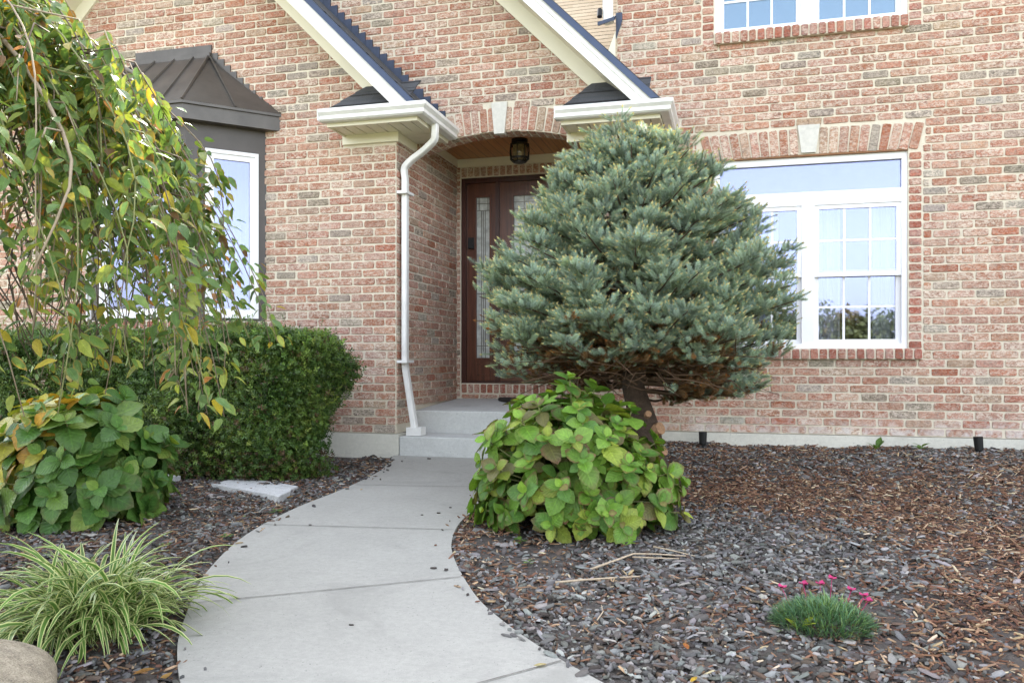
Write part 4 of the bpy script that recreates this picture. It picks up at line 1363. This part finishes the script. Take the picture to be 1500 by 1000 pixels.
# ------------------------------------------------------------------ hydrangeas
def hydrangea(name_label, cx_, cy_, rx, ry, rz, nros, size, cols, wts, edge_amt, seed, yellow_side=0, slope=0.0):
    r = np.random.default_rng(seed)
    gz = float(bed_z(cx_, cy_))
    H = thing("hydrangea", name_label, "shrub", loc=(cx_, cy_, gz))
    tv, tf, tuv = leaf_template(10, .80, .10, .12, .05, .44, .012)
    P, D, U, Sz, C = [], [], [], [], []
    st = MB()
    def colr(p, young=False):
        i = r.choice(len(cols), p=np.array(wts) / sum(wts))
        c = np.array(cols[i]) * r.uniform(.82, 1.2)
        if yellow_side and (p[0] - cx_) < .12 - .9 * max(0, .62 * rz - (p[2] - gz)) and p[2] > gz + rz * .25 and r.random() < yellow_side:
            c = np.array([(.34, .32, .045), (.42, .25, .035), (.28, .32, .05)][r.integers(3)]) * r.uniform(.8, 1.1)
        if young: c = c * np.array([1.25, 1.2, 1.0])
        return [*c, r.random() ** 2.2 * edge_amt]
    for i in range(nros):
        # even cover of the mound with a golden spiral, from the crown down to the ground
        f = (i + .5) / nros
        ph = math.acos(1 - f * 1.12) if f * 1.12 < 2 else 1.6
        az = i * 2.39996 + r.normal(0, .25)
        k = r.uniform(.80, 1.08) * (1 + .045 * math.sin(3.1 * az + 5 * f) + .035 * math.sin(5.3 * az - 9 * f))
        nrm = np.array([math.sin(ph) * math.cos(az), math.sin(ph) * math.sin(az), math.cos(ph)])
        p = np.array([cx_ + rx * k * nrm[0], cy_ + ry * k * nrm[1], gz + .10 + (rz - .10) * k * max(nrm[2], -.02)])
        p[2] += r.normal(0, .018); p[2] = gz + .1 + (p[2] - gz - .1) * (1 - slope * max(0, nrm[0]))
        ax = nrm + np.array([0, 0, .25]) + r.normal(0, .18, 3); ax /= np.linalg.norm(ax)
        base = np.array([cx_ + r.normal(0, .06), cy_ + r.normal(0, .06), gz])
        st.tube([base, base * .45 + p * .55 + np.array([0, 0, .06]), p - ax * .01], [.006, .005, .004], 5)
        t1 = np.cross(ax, [.2, .1, 1]); t1 /= np.linalg.norm(t1); t2 = np.cross(ax, t1)
        a0 = r.uniform(0, 6.28)
        for ring_, (nl, tilt, sc, back) in enumerate(((4, -.02, 1.0, .05), (3, .30, .80, .015), (2, .8, .46, 0))):
            for j in range(nl):
                a = a0 + ring_ * .7 + 2 * math.pi * j / nl + r.normal(0, .22)
                d = t1 * math.cos(a) + t2 * math.sin(a) + ax * (tilt + r.normal(0, .18))
                if ring_ == 0: d = d + np.array([0, 0, -.10])
                P.append(p - ax * back); D.append(d); U.append(ax + r.normal(0, .15, 3)); Sz.append(size * sc * r.uniform(.62, 1.2)); C.append(colr(p, ring_ == 2))
    # a fill of leaves inside the mound
    for i in range(nros * 3):
        nrm = r.normal(0, 1, 3); nrm[2] = abs(nrm[2]); nrm /= np.linalg.norm(nrm); k = r.uniform(.35, .85)
        p = np.array([cx_ + rx * k * nrm[0], cy_ + ry * k * nrm[1], gz + .05 + (rz - .1) * k * nrm[2]])
        d = nrm * .7 + r.normal(0, .5, 3) + np.array([0, 0, -.35])
        P.append(p); D.append(d); U.append(nrm + np.array([0, 0, .4])); Sz.append(size * r.uniform(.6, 1.0)); C.append(colr(p))
    P, D, U, Sz, C = map(np.array, (P, D, U, Sz, C))
    low = P[:, 2] < bed_z(P[:, 0], P[:, 1]) + .05
    P[low, 2] = (bed_z(P[:, 0], P[:, 1]) + .05)[low]; D[low, 2] = np.abs(D[low, 2]) * .3
    # keep the leaf's face turned out of the mound
    U = U - D * (np.sum(U * D, 1) / np.sum(D * D, 1))[:, None]
    Dn = D / np.linalg.norm(D, axis=1, keepdims=True); Un = U / np.linalg.norm(U, axis=1, keepdims=True)
    Mx = np.stack([Dn, np.cross(Un, Dn), Un], 2)
    o = bulk("leaves", tv, tf, Mx, P, Sz, M['hyd'], tuv, C, smooth=True); hang(o, H)
    part(st, "stems", simple("hydrangea_stem", (.16, .17, .06), .7, var=.3, scale=20), H, smooth=True)
hydrangea("round hydrangea with purple tinged light green leaves under the blue spruce", -.84, 4.48, .575, .52, .755, 175, .122,
          [(.13, .255, .035), (.165, .295, .045), (.085, .185, .035), (.25, .32, .05), (.16, .15, .06)], [5, 4, 3, 2, 1.2], .9, 3, 0, .24)
hydrangea("dark green hydrangea with yellowing top leaves at the left photo edge", -3.72, 4.02, .53, .46, .73, 84, .175,
          [(.06, .145, .03), (.085, .18, .038), (.125, .215, .042), (.17, .25, .05)], [4, 4, 2, 1], .35, 4, .7)

# ------------------------------------------------------------------ hedge
def build_hedge():
    H = thing("clipped_hedge", "clipped dark green box hedge under the bay window", "hedge", loc=(-4.2, 5.4, .15))
    r = np.random.default_rng(9)
    x0, x1, y0, y1 = -6.6, -2.80, 5.02, 5.62
    def lump(x, y, z): return .08 * np.sin(x * 4.3 + z * 3) + .055 * np.sin(x * 9 + 2 * z + 1) + .045 * np.sin(z * 11 + x * 4)
    n = 56000
    # sprigs on front, top and right end; the front leans out with height
    k = r.random(n); X = r.uniform(x0, x1, n); Y = r.uniform(y0, y1, n); Z = r.uniform(.14, 1.16, n); N = np.zeros((n, 3))
    front, top = k < .56, (k >= .56) & (k < .84); end = k >= .84
    cl = lambda z: np.interp(z, [.12, .3, .6, .95, 1.15], [.16, .06, .0, .02, .08])
    inset = r.random(n) ** 1.6 * .22
    rnd = .14
    Y[front] = y0 + cl(Z[front]) + inset[front] + lump(X[front], 0, Z[front]) * .6; N[front] = (0, -1, .25)
    Z[top] = 1.16 - inset[top] * .8 + lump(X[top], Y[top], Y[top] * 3) * .3 - .10 * np.clip((X[top] - x1 + .3) / .3, 0, 1) ** 2 - .05 * np.clip((y0 + .12 - Y[top]) / .12, 0, 1); N[top] = (0, -.3, 1)
    X[end] = x1 - cl(Z[end]) * 2.2 - .10 * np.clip((.75 - Z[end]) / .6, 0, 1) - inset[end] - .06 * np.abs(np.sin(Z[end] * 7)) + lump(0, 0, Z[end] + Y[end]); N[end] = (1, -.3, .25)
    Z[front] = Z[front] - .05
    rr = np.clip((X - (x1 - .18)) / .18, 0, 1); Y = np.where(front, Y + rr ** 2 * .13, Y)
    P = np.stack([X, Y, Z], 1)
    out = (r.random(n) < .07) * r.uniform(.02, .11, n); P += N * out[:, None] * np.array([1, 1, .8])
    patch = .5 + .5 * np.sin(X * 3.7 + Z * 5) * np.sin(X * 7.9 - Z * 8 + Y * 5)
    D = N + r.normal(0, .55, (n, 3)); D[:, 2] += .45
    # sprig template: a twig with 8 small leaves
    tv0, tf0, _ = leaf_template(2, .52, .1, .1, 0, .5)
    tvs, tfs, off = [], [], 0
    for i in range(9):
        t = .15 + .85 * i / 8; a = i * 2.4
        d = Vector((.55, math.cos(a) * .8, math.sin(a) * .8)).normalized() if i < 8 else Vector((1, 0, 0))
        q = np.array(frames(np.array([[*d]]), up=np.array([[1.0, .1, .2]])))[0]
        tvs.append((tv0 * .30) @ q.T + np.array([t * .75, 0, 0])); tfs.append(tf0 + off); off += len(tv0)
    tv, tf = np.vstack(tvs), np.vstack(tfs)
    C = pick([(.050, .105, .026), (.075, .150, .033), (.115, .205, .042), (.17, .26, .055)], n, .25, [5, 5, 3, 1])
    C[:, :3] *= (.72 + .55 * patch)[:, None]; C[:, 0] *= 1 + .25 * patch
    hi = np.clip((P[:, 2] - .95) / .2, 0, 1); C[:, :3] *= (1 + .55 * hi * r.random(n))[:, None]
    # brown patches low down where the leaves have dried
    br = (P[:, 2] < .33) & (r.random(n) < .22) | (r.random(n) < .03)
    C[br, :3] = np.array([.13, .085, .045]) * r.uniform(.6, 1.2, (br.sum(), 1))
    o = bulk("foliage", tv, tf, frames(D, roll=r.uniform(0, 6.28, n)), P, r.uniform(.038, .088, n), M['hedge'], col=C); hang(o, H)
    st = MB()
    for i in range(90):
        x = r.uniform(x0, x1 - .50); y = r.uniform(y0 + .30, y1)
        p = Vector((x, y, .1)); q = Vector((x + r.normal(0, .12), y + r.normal(0, .08), .6)); e = Vector((x + r.normal(0, .2), y + r.normal(0, .12), 1.0))
        st.tube([p, q, e], [.010, .007, .003], 5)
    part(st, "stems", M['bark'], H)
build_hedge()

# ------------------------------------------------------------------ weeping cherry
def build_cherry():
    r = np.random.default_rng(21)
    TX, TY = -2.98, 2.42
    gz = float(bed_z(TX, TY))
    S = thing("weeping_cherry", "weeping cherry with long hanging twigs of green and yellow leaves", "tree", loc=(TX, TY, gz))
    t = MB()
    t.tube([(TX, TY, gz), (TX - .02, TY + .02, 1.0), (TX + .03, TY, 1.8), (TX, TY, 2.45)], [.075, .06, .055, .05], 12)
    part(t, "trunk", M['bark'], S, smooth=True)
    tw = MB()
    P, D, Sz, C, U = [], [], [], [], []
    cols = [(.09, .165, .05), (.125, .215, .07), (.17, .255, .07), (.26, .31, .07), (.36, .30, .05), (.42, .17, .03), (.16, .09, .04)]
    wts = [5, 6, 4, 3, 1.0, .45, .5]
    ns = 215
    for i in range(ns):
        az = r.uniform(-2.6, 1.9) if i < 190 else r.uniform(0, 6.28)
        Rm = 1.24 * r.uniform(.04, 1.0) ** .5
        top = 2.62 + r.uniform(-.1, .2) - .42 * Rm
        zend = r.uniform(.92, 1.55) if r.random() < .8 else r.uniform(.78, 1.0)
        if Rm > 1.05: zend = r.uniform(.76, 1.35)
        ca, sa = math.cos(az), math.sin(az)
        pts = []; n = 13; ph = r.uniform(0, 6); wob = r.uniform(.02, .13)
        for k in range(n + 1):
            s = k / n
            rad = Rm * (1 - (1 - s) ** 1.55)
            z = top + .32 * s * (1 - s) * 2 - (top - zend) * s ** 1.75
            pts.append(np.array([TX + ca * rad + wob * math.sin(s * 6 + ph) * s, TY + sa * rad + wob * math.cos(s * 5 + ph) * s, z + .4 * wob * math.sin(s * 11 + ph)]))
        g = random.choice([(.22, .17, .12, 1), (.30, .24, .17, 1), (.15, .115, .085, 1), (.20, .21, .09, 1)])
        r0 = .0042 if i % 12 else .012
        tw.tube(pts, [r0 * (1 - .85 * k / n) + .0012 for k in range(n + 1)], 5, col=g)
        m = int(r.uniform(38, 76)); start = r.uniform(.08, .35)
        if r.random() < .12: m = 4
        for q in range(m):
            s = start + (1 - start) * (q + r.random()) / m
            f = s * n; k = min(int(f), n - 1); p = pts[k] * (1 - (f - k)) + pts[k + 1] * (f - k)
            tg = pts[k + 1] - pts[k]; tg /= np.linalg.norm(tg)
            side = np.array([r.normal(), r.normal(), 0]); side /= np.linalg.norm(side)
            d = tg * .25 + side * r.uniform(.5, 1.2) + np.array([0, 0, -r.uniform(-.15, .85)])
            p = p + side * r.uniform(.004, .055) + np.array([0, 0, -r.uniform(0, .025)])
            P.append(p); D.append(d); Sz.append(r.uniform(.038, .078)); U.append(np.array([side[0] * .5, side[1] * .5 - .5, .7]) + r.normal(0, .35, 3))
            C.append([*(np.array(cols[r.choice(len(cols), p=np.array(wts) / sum(wts))]) * r.uniform(.8, 1.25)), r.random() ** 3])
        for _ in range(r.integers(0, 4)):      # side twigs
            k = int(r.uniform(3, 10)); p = pts[k]; a2 = az + r.normal(0, .9); l = r.uniform(.12, .35)
            q1 = p + np.array([math.cos(a2) * l * .6, math.sin(a2) * l * .6, -.02]); q2 = q1 + np.array([math.cos(a2) * l * .4, math.sin(a2) * l * .4, -l * .7])
            tw.tube([p, q1, q2], [.004, .003, .0015], 4, col=g)
            for w in range(12):
                u = r.random(); pp = q1 * (1 - u) + q2 * u
                P.append(pp); D.append(np.array([r.normal(0, .5), r.normal(0, .5), -.8])); Sz.append(r.uniform(.038, .072)); U.append(r.normal(0, .5, 3) + np.array([0, 0, .8]))
                C.append([*(np.array(cols[r.choice(len(cols), p=np.array(wts) / sum(wts))]) * r.uniform(.8, 1.25)), r.random() ** 3])
    # bare inner tangle
    for i in range(170):
        az = r.uniform(-2.6, 1.9); rad = r.uniform(.15, .8); z = r.uniform(1.25, 2.2)
        p = np.array([TX + math.cos(az) * rad, TY + math.sin(az) * rad, z]); l = r.uniform(.15, .5)
        q = p + np.array([r.normal(0, .35), r.normal(0, .35), -.75]) * l
        tw.tube([p, (p + q) / 2 + r.normal(0, .02, 3), q], [.0035, .003, .0015], 4, col=(.10, .075, .055, 1))
    # arching grey limbs
    for az, l, zt in ((-1.15, .85, 2.02), (-.55, .75, 2.30), (.3, .8, 2.25), (-2.0, .8, 2.2), (1.2, .8, 2.3)):
        ca, sa = math.cos(az), math.sin(az)
        tw.tube([(TX + ca * l * s, TY + sa * l * s, 1.95 + (zt - 1.95) * math.sin(s * 2.2) - .1 * s * s) for s in (0, .25, .5, .75, 1)], [.03, .024, .019, .014, .008], 8, col=(.26, .235, .21, 1))
    part(tw, "branches", M['twig'], S, attrib=True, smooth=True)
    P, D, Sz, U, C = map(np.array, (P, D, Sz, U, C))
    tv, tf, tuv = leaf_template(7, .47, .14, .20, .05, .40, .012)
    o = bulk("leaves", tv, tf, frames(D, U), P, Sz, M['cherry'], tuv, C, smooth=True); hang(o, S)
build_cherry()

# ------------------------------------------------------------------ striped grass clump
def blades(cx_, cy_, gz, n, lmin, lmax, w, rad, seed, stand=(.55, 1.25), nseg=10, fall=1.0):
    r = np.random.default_rng(seed); V, F, UV, C = [], [], [], []
    for i in range(n):
        az = r.uniform(0, 6.283); th = r.uniform(*stand); L = r.uniform(lmin, lmax); ww = w * r.uniform(.75, 1.2)
        p = np.array([cx_ + r.normal(0, rad), cy_ + r.normal(0, rad), gz]); el = th; k0 = len(V)
        tw = r.normal(0, .5); bend = r.uniform(.8, 1.9) * fall
        c = np.array([.10, .20, .035]) * r.uniform(.7, 1.35)
        for k in range(nseg + 1):
            s = k / nseg
            e = el - bend * s ** 1.4
            d = np.array([math.cos(az) * math.cos(e), math.sin(az) * math.cos(e), math.sin(e)])
            sd_ = np.array([-math.sin(az), math.cos(az), 0]); up = np.cross(d, sd_); a = tw * s
            sd_ = sd_ * math.cos(a) + up * math.sin(a)
            hw = ww / 2 * (min(1, .55 + s * 1.5)) * (1 - max(0, (s - .6) / .4) ** 1.6 * .93)
            fl = up * hw * .35
            V += [p - sd_ * hw + fl, p, p + sd_ * hw + fl]; C += [[*c, 1]] * 3
            g = float(bed_z(p[0], p[1])) + .012
            p = p + d * L / nseg
            if p[2] < g: p[2] = g + .004 * r.random()
        for k in range(nseg):
            a = k0 + 3 * k; u0, u1 = k / nseg, (k + 1) / nseg
            F += [(a, a + 3, a + 4, a + 1), (a + 1, a + 4, a + 5, a + 2)]
            UV += [(u0, 0), (u1, 0), (u1, .5), (u0, .5), (u0, .5), (u1, .5), (u1, 1), (u0, 1)]
    return np.array(V), np.array(F), np.array(UV), np.array(C)
gx, gy = -2.28, 2.52
V, F, UV, C = blades(gx, gy, float(bed_z(gx, gy)), 520, .27, .50, .0160, .08, 31, stand=(.5, 1.5), fall=1.3)
o = np_mesh("striped_grass", V, F, M['blade'], UV, C, smooth=True)
tag(o, "arching clump of cream and green striped grass beside the path", "grass clump")

# ------------------------------------------------------------------ stones
def boulder():
    import bmesh
    bm = bmesh.new(); bmesh.ops.create_icosphere(bm, subdivisions=5, radius=1)
    for v in bm.verts:
        p = v.co; k = 1 + .10 * math.sin(p.x * 3.1 + p.y * 2) * math.cos(p.z * 2.4 + p.x) + .05 * math.sin(p.y * 6 + p.z * 5) + .02 * math.sin(p.x * 13 + p.z * 9)
        v.co = Vector((p.x * .26, p.y * .24, p.z * .17)) * k
    me = bpy.data.meshes.new("boulder"); bm.to_mesh(me); bm.free(); me.materials.append(M['boulder'])
    me.polygons.foreach_set("use_smooth", [True] * len(me.polygons))
    o = link("boulder", me); o.location = (-2.13, 1.86, .0); return o
tag(boulder(), "rounded tan granite boulder at the bottom left corner", "boulder")
def slab(poly, h, label, seed):
    import bmesh
    r = random.Random(seed); bm = bmesh.new()
    z = [float(bed_z(x, y)) for x, y in poly]; zc = sum(z) / len(z)
    pts = []
    for i in range(len(poly)):
        a, c = Vector(poly[i]), Vector(poly[(i + 1) % len(poly)])
        for k in range(6):
            p = a.lerp(c, k / 6); pts.append((p.x + r.uniform(-.008, .008), p.y + r.uniform(-.008, .008)))
    lo = [bm.verts.new((x, y, zc - .03)) for x, y in pts]; hi = [bm.verts.new((x, y, zc + h + r.uniform(-.004, .004))) for x, y in pts]
    n = len(pts)
    for i in range(n): bm.faces.new((lo[i], lo[(i + 1) % n], hi[(i + 1) % n], hi[i]))
    f = bm.faces.new(hi)
    bmesh.ops.inset_region(bm, faces=[f], thickness=.012, depth=.006)
    me = bpy.data.meshes.new("stepping_stone"); bm.to_mesh(me); bm.free(); me.materials.append(M['slab'])
    c = Vector((sum(p[0] for p in poly) / len(poly), sum(p[1] for p in poly) / len(poly), zc))
    me.transform(Matrix.Translation(-c))
    o = link("stepping_stone", me); o.location = c
    tag(o, label, "stepping stone", "granite stepping stones in the left bed")
slab([(-3.41, 4.83), (-2.70, 4.50), (-2.80, 4.92), (-3.42, 5.15)], .032, "pale grey granite slab lying alone in the mulch beside the path", 1)
slab([(-4.3, 4.95), (-3.86, 4.78), (-3.80, 5.02), (-4.25, 5.25)], .05, "pale stone mostly hidden behind the dark green hydrangea", 2)

# ------------------------------------------------------------------ small things
def spot(x, y, label, tilt):
    S = thing("path_light", label, "garden light", "black garden lights at the foot of the wall", (x, y, float(bed_z(x, y))))
    z = S.location.z
    m = MB(); m.tube([(x, y, z - .02), (x, y, z + .03)], .012, 8); part(m, "stake", M['black'], S)
    m = MB(); t = tilt
    m.tube([(x, y, z + .02), (x - t * .3, y - .0, z + .03), (x - t, y - .002, z + .128)], [.022, .030, .034], 14)
    m.tube([(x - t, y - .002, z + .1285), (x - t * .96, y - .002, z + .118)], [.0335, .026], 14, cap=False)
    part(m, "lamp_body", M['black'], S, smooth=False)
spot(-.22, 6.88, "black spot light standing right beside the spruce trunk", .0)
spot(1.80, 6.80, "leaning black spot light at the far right of the wall", .012)

def weed(x, y, n, size, label, up=.8, col=((.10, .19, .04), (.14, .23, .05)), name="weed", group="weeds in the mulch"):
    z = float(bed_z(x, y)); r = np.random.default_rng(int(abs(x * 1000 + y * 77)))
    az = np.arange(n) * 2.4 + r.uniform(0, 1, n)
    D = np.stack([np.cos(az), np.sin(az), r.uniform(up * .4, up * 1.3, n)], 1)
    P = np.tile([x, y, z + .006], (n, 1)) + np.stack([np.cos(az), np.sin(az), np.zeros(n)], 1) * size * .12
    P[:, 2] += r.uniform(0, size * .4, n)
    tv, tf, tuv = leaf_template(5, .5, .1, .25, .05, .5)
    o = bulk(name, tv, tf, frames(D), P, r.uniform(.6, 1.1, n) * size, M['weed'], tuv, pick(list(col), n, .2), smooth=True)
    tag(o, label, "weed", group)
weed(1.10, 6.86, 6, .095, "tall thin weed against the foundation below the wide window", 2.2)
weed(1.42, 6.90, 9, .075, "low leafy weed by the foundation right of the window", .7)
weed(-1.03, 3.98, 12, .045, "tiny weed in bare soil left of the light green hydrangea", .4)
weed(-1.10, 4.12, 9, .040, "small weed beside the walk nearest the steps, right bed", .4)
weed(-.90, 3.66, 7, .032, "smallest weed in the right bed below the hydrangea", .4)
weed(-2.60, 4.30, 10, .040, "small weed between the granite slab and the walk", .4)
weed(-2.56, 3.75, 9, .036, "small weed at the walk edge behind the striped grass", .4)
weed(-2.78, 3.55, 9, .034, "small weed in dark mulch below the left hydrangea", .4)
weed(-2.70, 4.12, 8, .03, "tiny weed in front of the granite slab", .4)

# dianthus
def dianthus():
    x, y = .33, 3.22; z = float(bed_z(x, y))
    S = thing("dianthus", "low blue green tuft with magenta flowers in the mulch", "flower plant", loc=(x, y, z))
    r = np.random.default_rng(8); n = 2600
    a = r.uniform(0, 6.283, n); q = np.sqrt(r.random(n))
    P = np.stack([x + .165 * q * np.cos(a), y + .15 * q * np.sin(a), z + .085 * (1 - q ** 2.2) * r.uniform(.3, 1.0, n)], 1)
    D = np.stack([np.cos(a) * q * .9 + r.normal(0, .4, n), np.sin(a) * q * .9 + r.normal(0, .4, n), r.uniform(.3, 1.2, n)], 1)
    tv, tf, tuv = leaf_template(3, .085, .1, .15, 0, .4)
    C = pick([(.09, .19, .10), (.13, .24, .13), (.16, .27, .09), (.20, .29, .11)], n, .2, [4, 4, 2, 1])
    o = bulk("leaves", tv, tf, frames(D), P, r.uniform(.035, .062, n), M['tuft'], tuv, C); hang(o, S)
    for (u, v, h) in ((-.14, .06, .115), (-.06, .09, .125), (.0, .09, .13), (.045, .12, .145), (.11, .09, .115), (.16, .03, .095), (.15, .06, .105)):
        m = MB(); c = Vector((x + u, y + v, z + h))
        m.tube([(x + u * .7, y + v * .7, z + .02), c], .0012, 4)
        for k in range(5):
            t = 2 * math.pi * k / 5 + u * 40; d = Vector((math.cos(t), math.sin(t) * .6 - .3, .55)).normalized(); sd_ = Vector((-math.sin(t), math.cos(t), .1)) * .010
            m.quad(c, c + d * .012 - sd_, c + d * .021, c + d * .012 + sd_, 0)
        part(m, "flower", M['petal'], S)
dianthus()
o = weed(.245, 3.12, 3, .075, "bright yellow green weed sprouting through the magenta flowered tuft", 1.2, ((.30, .36, .03),), "seedling", None)

# sticks
def stick(pts, r0, label):
    m = MB(); P = [Vector((x, y, float(bed_z(x, y)) + .016 + h)) for x, y, h in pts]
    k = len(P); m.tube(P, [r0 * (1 - .5 * i / (k - 1)) for i in range(k)], 6)
    o = m.build("fallen_stick", M['stick'], smooth=True); tag(o, label, "stick", "dry sticks on the mulch")
stick([(-.72, 3.40, .0), (-.62, 3.43, .008), (-.48, 3.50, .006), (-.38, 3.55, .004)], .006, "straight tan stick on the mulch nearest the camera")
stick([(-.61, 3.60, .0), (-.50, 3.74, .012), (-.44, 3.84, .014), (-.34, 3.86, .012), (-.20, 3.88, .004)], .0055, "bent pale stick lying right below the light green hydrangea")
stick([(-.44, 3.80, .01), (-.34, 3.80, .012), (-.23, 3.83, .006)], .004, "short thin stick crossing the bent pale stick")
stick([(-.36, 3.98, .012), (-.26, 3.93, .01), (-.16, 3.90, .0)], .0045, "thin stick behind the bent pale stick")
stick([(-.48, 3.02, 0), (-.47, 3.10, .004), (-.49, 3.18, 0)], .003, "tiny pale twig lying alone in grey mulch near the walk")

# fallen leaves
def fallen(x, y, s, az, col, label):
    z = float(bed_z(x, y)) + .018
    tv, tf, tuv = leaf_template(6, .5, .2, -.12, .03, .45)
    o = bulk("fallen_leaf", tv, tf, frames(np.array([[math.cos(az), math.sin(az), .1]])), np.array([[x, y, z]]), np.array([s]), M['cherry'], tuv, np.array([[*col, .6]]), smooth=True)
    tag(o, label, "leaf", "dead leaves on the ground")
fallen(-.62, 2.56, .05, .3, (.45, .40, .22), "pale tan leaf by the bottom bend of the walk")
fallen(-.12, 2.60, .035, 1.0, (.55, .34, .02), "bright yellow leaf in the grey mulch at bottom centre")
fallen(-.14, 2.85, .04, 2.0, (.42, .13, .03), "orange leaf in grey mulch left of the dianthus")
fallen(-1.86, 2.22, .07, .4, (.30, .15, .05), "curled brown leaf between boulder and striped grass")
fallen(-1.74, 2.20, .05, 1.4, (.36, .20, .05), "small orange brown leaf at the left walk edge")
fallen(-2.72, 4.62, .05, .0, (.40, .24, .06), "yellow brown leaf lying at the granite slab's near corner")

# crumbs on the walk
def crumb(x, y, s, label):
    m = MB(); z = walk_z(y); n = 7; p = []
    for i in range(n):
        a = 2 * math.pi * i / n; q = s * random.uniform(.6, 1.1); p.append((x + q * math.cos(a), y + q * .7 * math.sin(a), z + .001))
    m.prism(p, (0, 0, s * .35))
    tag(m.build("bark_crumb", M['chip'] if False else simple("wet_bark", (.05, .04, .035), .9)), label, "bark crumb", "bark crumbs on the walk")
for x, y, s, l in ((-1.62, 4.42, .014, "dark bark crumb on the walk beside the hydrangea"), (-1.60, 4.56, .011, "bark crumb on the walk, second from the hydrangea"), (-1.70, 4.36, .010, "small bark crumb on the walk left of the others"),
                   (-1.24, 3.72, .017, "bark crumb at the walk's right edge past the middle joint"), (-1.35, 3.90, .012, "bark crumb by the right end of the middle joint"), (-1.29, 3.45, .015, "bark crumb by the near joint at the walk's right edge"),
                   (-2.31, 6.08, .02, "dark leaf scrap on the walk at the foot of the steps"), (-1.35, 2.75, .010, "lone bark crumb in the middle of the near slab"), (-2.22, 4.02, .013, "bark crumb lying on the middle joint of the walk")):
    crumb(x, y, s, l)

# dark evergreen at the right edge
def right_bush():
    x, y = 2.62, 6.62; z = float(bed_z(x, y)); r = np.random.default_rng(2); n = 2600
    S = thing("evergreen_bush", "low dark evergreen bush cut off by the right photo edge", "shrub", loc=(x, y, z))
    ph = np.arccos(r.uniform(0, 1, n)); az = r.uniform(0, 6.283, n); k = r.uniform(.6, 1.05, n)
    N = np.stack([np.sin(ph) * np.cos(az), np.sin(ph) * np.sin(az), np.cos(ph)], 1)
    P = np.array([x, y, z + .03]) + N * np.array([.37, .30, .22]) * k[:, None]
    tv, tf, tuv = leaf_template(2, .22, .1, .1, 0, .5)
    o = bulk("foliage", tv, tf, frames(N + r.normal(0, .5, (n, 3))), P, r.uniform(.04, .075, n), M['hedge'], col=pick([(.03, .07, .025), (.05, .10, .03)], n, .25)); hang(o, S)
    m = MB()
    for i in range(10):
        a = i * .63; m.tube([(x, y, z - .02), (x + .2 * math.cos(a), y + .17 * math.sin(a), z + .14)], [.008, .003], 5)
    part(m, "stems", M['bark'], S)
right_bush()

# far wood across the lawn, seen mirrored in the panes
def far_wood():
    r = np.random.default_rng(77); P, C = [], []
    for i in range(110):
        x = -75 + i * 1.5 + r.normal(0, .5); y = -46 + r.normal(0, 3.5); h = r.uniform(3.6, 5.4); w = r.uniform(1.8, 3.0); n = 1300
        c0 = np.array([(.13, .17, .05), (.26, .20, .06), (.34, .17, .05), (.18, .20, .06)][r.integers(4)])
        q = r.normal(0, 1, (n, 3)); q /= np.linalg.norm(q, axis=1, keepdims=True); q *= r.uniform(.45, 1, (n, 1)) * (1 + .18 * np.sin(q[:, :1] * 7 + i) * np.sin(q[:, 2:] * 6))
        P.append(np.array([x, y, h * .55]) + q * np.array([w, w, h * .46])); C.append(np.hstack([c0 * r.uniform(.7, 1.3, (n, 1)), np.ones((n, 1))]))
    P, C = np.vstack(P), np.vstack(C); n = len(P)
    tv, tf, tuv = leaf_template(2, .8, .1, .1, 0, .5)
    o = bulk("far_wood", tv, tf, frames(r.normal(0, 1, (n, 3))), P, r.uniform(.22, .42, n), M['far'], col=C); o['kind'] = 'stuff'
far_wood()
